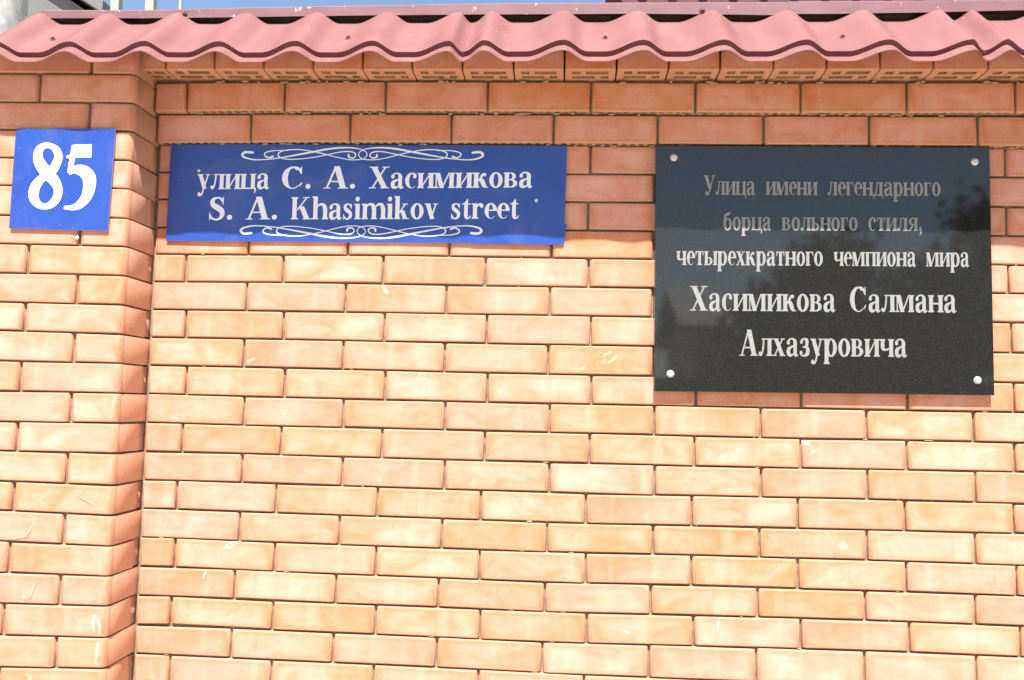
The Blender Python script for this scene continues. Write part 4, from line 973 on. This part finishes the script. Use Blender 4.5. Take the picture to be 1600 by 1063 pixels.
# ------------------------------------------------------------------ things behind the wall
S = D['sky']
bm = bmesh.new()
r = bmesh.ops.create_cone(bm, cap_ends=True, segments=48, radius1=.100, radius2=.100, depth=4.4)
bmesh.ops.translate(bm, verts=r['verts'], vec=(0, 0, 2.2))
me = mesh_bm('gate_post', bm, [M_post], True)
me.set_sharp_from_angle(angle=math.radians(40))
tag(link('gate_post', me, None, loc=(S['post'][0] - .047, .30, 0)), 'thick round whitewashed post rising behind the left end of the coping', 'post')
labs = {'p1': 'square cream metal post above the coping, nearest the whitewashed round post', 'p2': 'square cream metal post above the coping, the middle one of three', 'p3': 'thin white metal rod above the coping, right of the two square posts'}
for k in ('p1', 'p2', 'p3'):
    w = .0145 if k != 'p3' else .0045
    bm = bmesh.new()
    box(bm, -w, w, -w, w, 0, 3.2 if k != 'p3' else 2.86, .002)
    if k == 'p3':
        r = bmesh.ops.create_cone(bm, cap_ends=True, segments=10, radius1=.007, radius2=.0005, depth=.05)
        bmesh.ops.translate(bm, verts=r['verts'], vec=(0, 0, 2.885))
    o = link('fence_post' if k != 'p3' else 'fence_rod', mesh_bm('fence_post', bm, [M_pale]), None, loc=(S[k][0], .60, 0))
    tag(o, labs[k], 'post' if k != 'p3' else 'rod', 'metal fence uprights behind the coping' if k != 'p3' else None)

def window(parent, x0, x1, y, z0, z1, sgn):
    bm = bmesh.new()
    for a in ((x0 - .06, x1 + .06, z1, z1 + .06), (x0 - .06, x1 + .06, z0 - .06, z0), (x0 - .06, x0, z0, z1), (x1, x1 + .06, z0, z1), ((x0 + x1) / 2 - .025, (x0 + x1) / 2 + .025, z0, z1)):
        box(bm, a[0], a[1], y - .03, y + .03, a[2], a[3])
    fr = link('window', mesh_bm('window', bm, [M_pale]), parent)
    bm = bmesh.new()
    box(bm, x0, x1, y - .01, y + .01, z0, z1)
    link('pane', mesh_bm('pane', bm, [M_glass]), fr)

def gable_house(name, x0, x1, y0, y1, hw, hr, wallm, roofm, label, over=.35, win=None, ridge_x=True):
    H = empty(name, ((x0 + x1) / 2, y0, 0), label, 'house')
    bm = bmesh.new()
    box(bm, x0, x1, y0, y1, 0, hw)
    link('wall', mesh_bm('wall', bm, [wallm]), H)
    bm = bmesh.new()
    if ridge_x:
        ym = (y0 + y1) / 2
        P = [(y0 - over, hw), (ym, hr), (y1 + over, hw), (y1 + over, hw + .12), (ym, hr + .12), (y0 - over, hw + .12)]
        A = [bm.verts.new((x0 - over, y, z)) for y, z in P]
        B = [bm.verts.new((x1 + over, y, z)) for y, z in P]
    else:
        xm = (x0 + x1) / 2
        P = [(x0 - over, hw), (xm, hr), (x1 + over, hw), (x1 + over, hw + .12), (xm, hr + .12), (x0 - over, hw + .12)]
        A = [bm.verts.new((x, y0 - over, z)) for x, z in P]
        B = [bm.verts.new((x, y1 + over, z)) for x, z in P]
    n = len(P)
    for i in range(n):
        j = (i + 1) % n
        bm.faces.new((A[i], A[j], B[j], B[i]))
    bm.faces.new((A[0], A[1], A[4], A[5]))
    bm.faces.new((A[1], A[2], A[3], A[4]))
    bm.faces.new((B[5], B[4], B[1], B[0]))
    bm.faces.new((B[4], B[3], B[2], B[1]))
    # gable infill
    if ridge_x: tri = [[(x, y0, hw + .002), (x, y1, hw + .002), (x, (y0 + y1) / 2, hr - .02)] for x in (x0 + .01, x1 - .01)]
    else: tri = [[(x0, y, hw + .002), (x1, y, hw + .002), ((x0 + x1) / 2, y, hr - .02)] for y in (y0 + .01, y1 - .01)]
    link('roof', mesh_bm('roof', bm, [roofm]), H)
    for t in tri:
        bm = bmesh.new()
        bm.faces.new([bm.verts.new(c) for c in t])
        link('gable', mesh_bm('gable', bm, [wallm]), H)
    for w in (win or []): window(H, *w)
    return H

# maroon-roofed house behind the wall, right: its eave shows just over the ridge
hx, hz = S['hs']
HS = gable_house('house', hx + .42, hx + 7.4, 5.2, 10.5, hz - .02, hz + 1.9, M_plaster, M_maroon, 'house behind the wall whose dark maroon eave just shows above the coping on the right', .42)
EE = None
for k in range(28):
    if EE is None:
        bm = bmesh.new()
        r = bmesh.ops.create_cone(bm, cap_ends=True, segments=20, radius1=.05, radius2=.05, depth=.06)
        bmesh.ops.rotate(bm, verts=r['verts'], cent=(0, 0, 0), matrix=Matrix.Rotation(math.pi / 2, 3, 'X'))
        EE = mesh_bm('eave_end', bm, [M_pale])
    link('eave_end', EE, HS, loc=(hx + .16 + .235 * k, 4.74, hz + .155))
# grey shed roof far left
w0, w1 = S['wedge0'], S['wedge1']
gable_house('shed', w1[0] - 5.6, w1[0] - .1, 6.2, 12, w1[1] + .0, w1[1] + 1.8, M_roofgrey, M_roofgrey, 'grey roofed shed far behind the wall, between the round post and the metal posts', .12, ridge_x=False)

# ------------------------------------------------------------------ across the street (seen mirrored in the plaque)
gable_house('cottage', 3.4, 7.6, -19, -14.5, 2.9, 3.9, M_plaster, M_roofgrey, 'pale cottage across the street, mirrored in the left of the black plaque', .3,
            [(4.0, 5.0, -14.49, 1.2, 2.4, 1), (5.9, 6.9, -14.49, 1.2, 2.4, 1)])
fe = empty('street_fence', (4, -13.2, 0), 'tall grey sheet fence across the street, mirrored low in the black plaque', 'fence')
k = 0
for i in range(24):
    x = -9 + i * 1.1
    bm = bmesh.new()
    box(bm, x, x + 1.085, -13.22, -13.19, .05, 2.05, .004)
    link('panel', mesh_bm('panel', bm, [M_roofgrey]), fe)
def tree(x, y, h, r_, label, seed):
    r = random.Random(seed)
    T = empty('tree', (x, y, 0), label, 'tree', 'trees across the street')
    bm = bmesh.new()
    def limb(a, b, ra, rb, n=8):
        a, b = Vector(a), Vector(b)
        qd = (b - a).to_track_quat('Z', 'Y')
        A = [bm.verts.new(a + qd @ Vector((ra * math.cos(6.283 * k / n), ra * math.sin(6.283 * k / n), 0))) for k in range(n)]
        B = [bm.verts.new(b + qd @ Vector((rb * math.cos(6.283 * k / n), rb * math.sin(6.283 * k / n), 0))) for k in range(n)]
        for k in range(n): bm.faces.new((A[k], A[(k + 1) % n], B[(k + 1) % n], B[k]))
    limb((x, y, 0), (x, y, h * .45), .16, .11)
    cl = []
    for k in range(9):
        a = r.uniform(0, 6.28)
        e = Vector((x + math.cos(a) * r_ * r.uniform(.2, .8), y + math.sin(a) * r_ * .7, h * r.uniform(.5, .88)))
        limb((x, y, h * r.uniform(.25, .45)), e, .06, .02, 6)
        cl.append(e)
    link('trunk', mesh_bm('trunk', bm, [M_bark], True), T)
    vs, fs = [], []
    for k in range(5200):
        c = r.choice(cl)
        p = c + Vector((r.gauss(0, 1), r.gauss(0, 1), r.gauss(0, .8))) * r_ * .24
        if p.z > h: p.z = h - r.random() * .3
        a = Vector((r.gauss(0, 1), r.gauss(0, 1), r.gauss(0, 1))).normalized()
        b = a.cross(Vector((r.gauss(0, 1), r.gauss(0, 1), r.gauss(0, 1)))).normalized()
        s_ = r.uniform(.06, .14)
        i = len(vs)
        vs += [p + a * s_, p + b * s_ * .5, p - a * s_, p - b * s_ * .5]
        fs.append((i, i + 1, i + 2, i + 3))
    me = bpy.data.meshes.new('crown')
    me.from_pydata(vs, [], fs)
    me.materials.append(M_leaf)
    link('crown', me, T)
tree(5.0, -12.4, 4.2, 1.25, 'leftmost bushy tree across the street, in front of the pale cottage', 3)
tree(6.5, -12.0, 4.1, 1.35, 'middle bushy tree across the street, between two others', 4)
tree(8.1, -11.8, 5.6, 1.1, 'tallest tree across the street, mirrored at the right edge of the plaque', 5)
tree(9.2, -12.6, 4.2, 1.4, 'rightmost bushy tree across the street, beside the tallest one', 6)
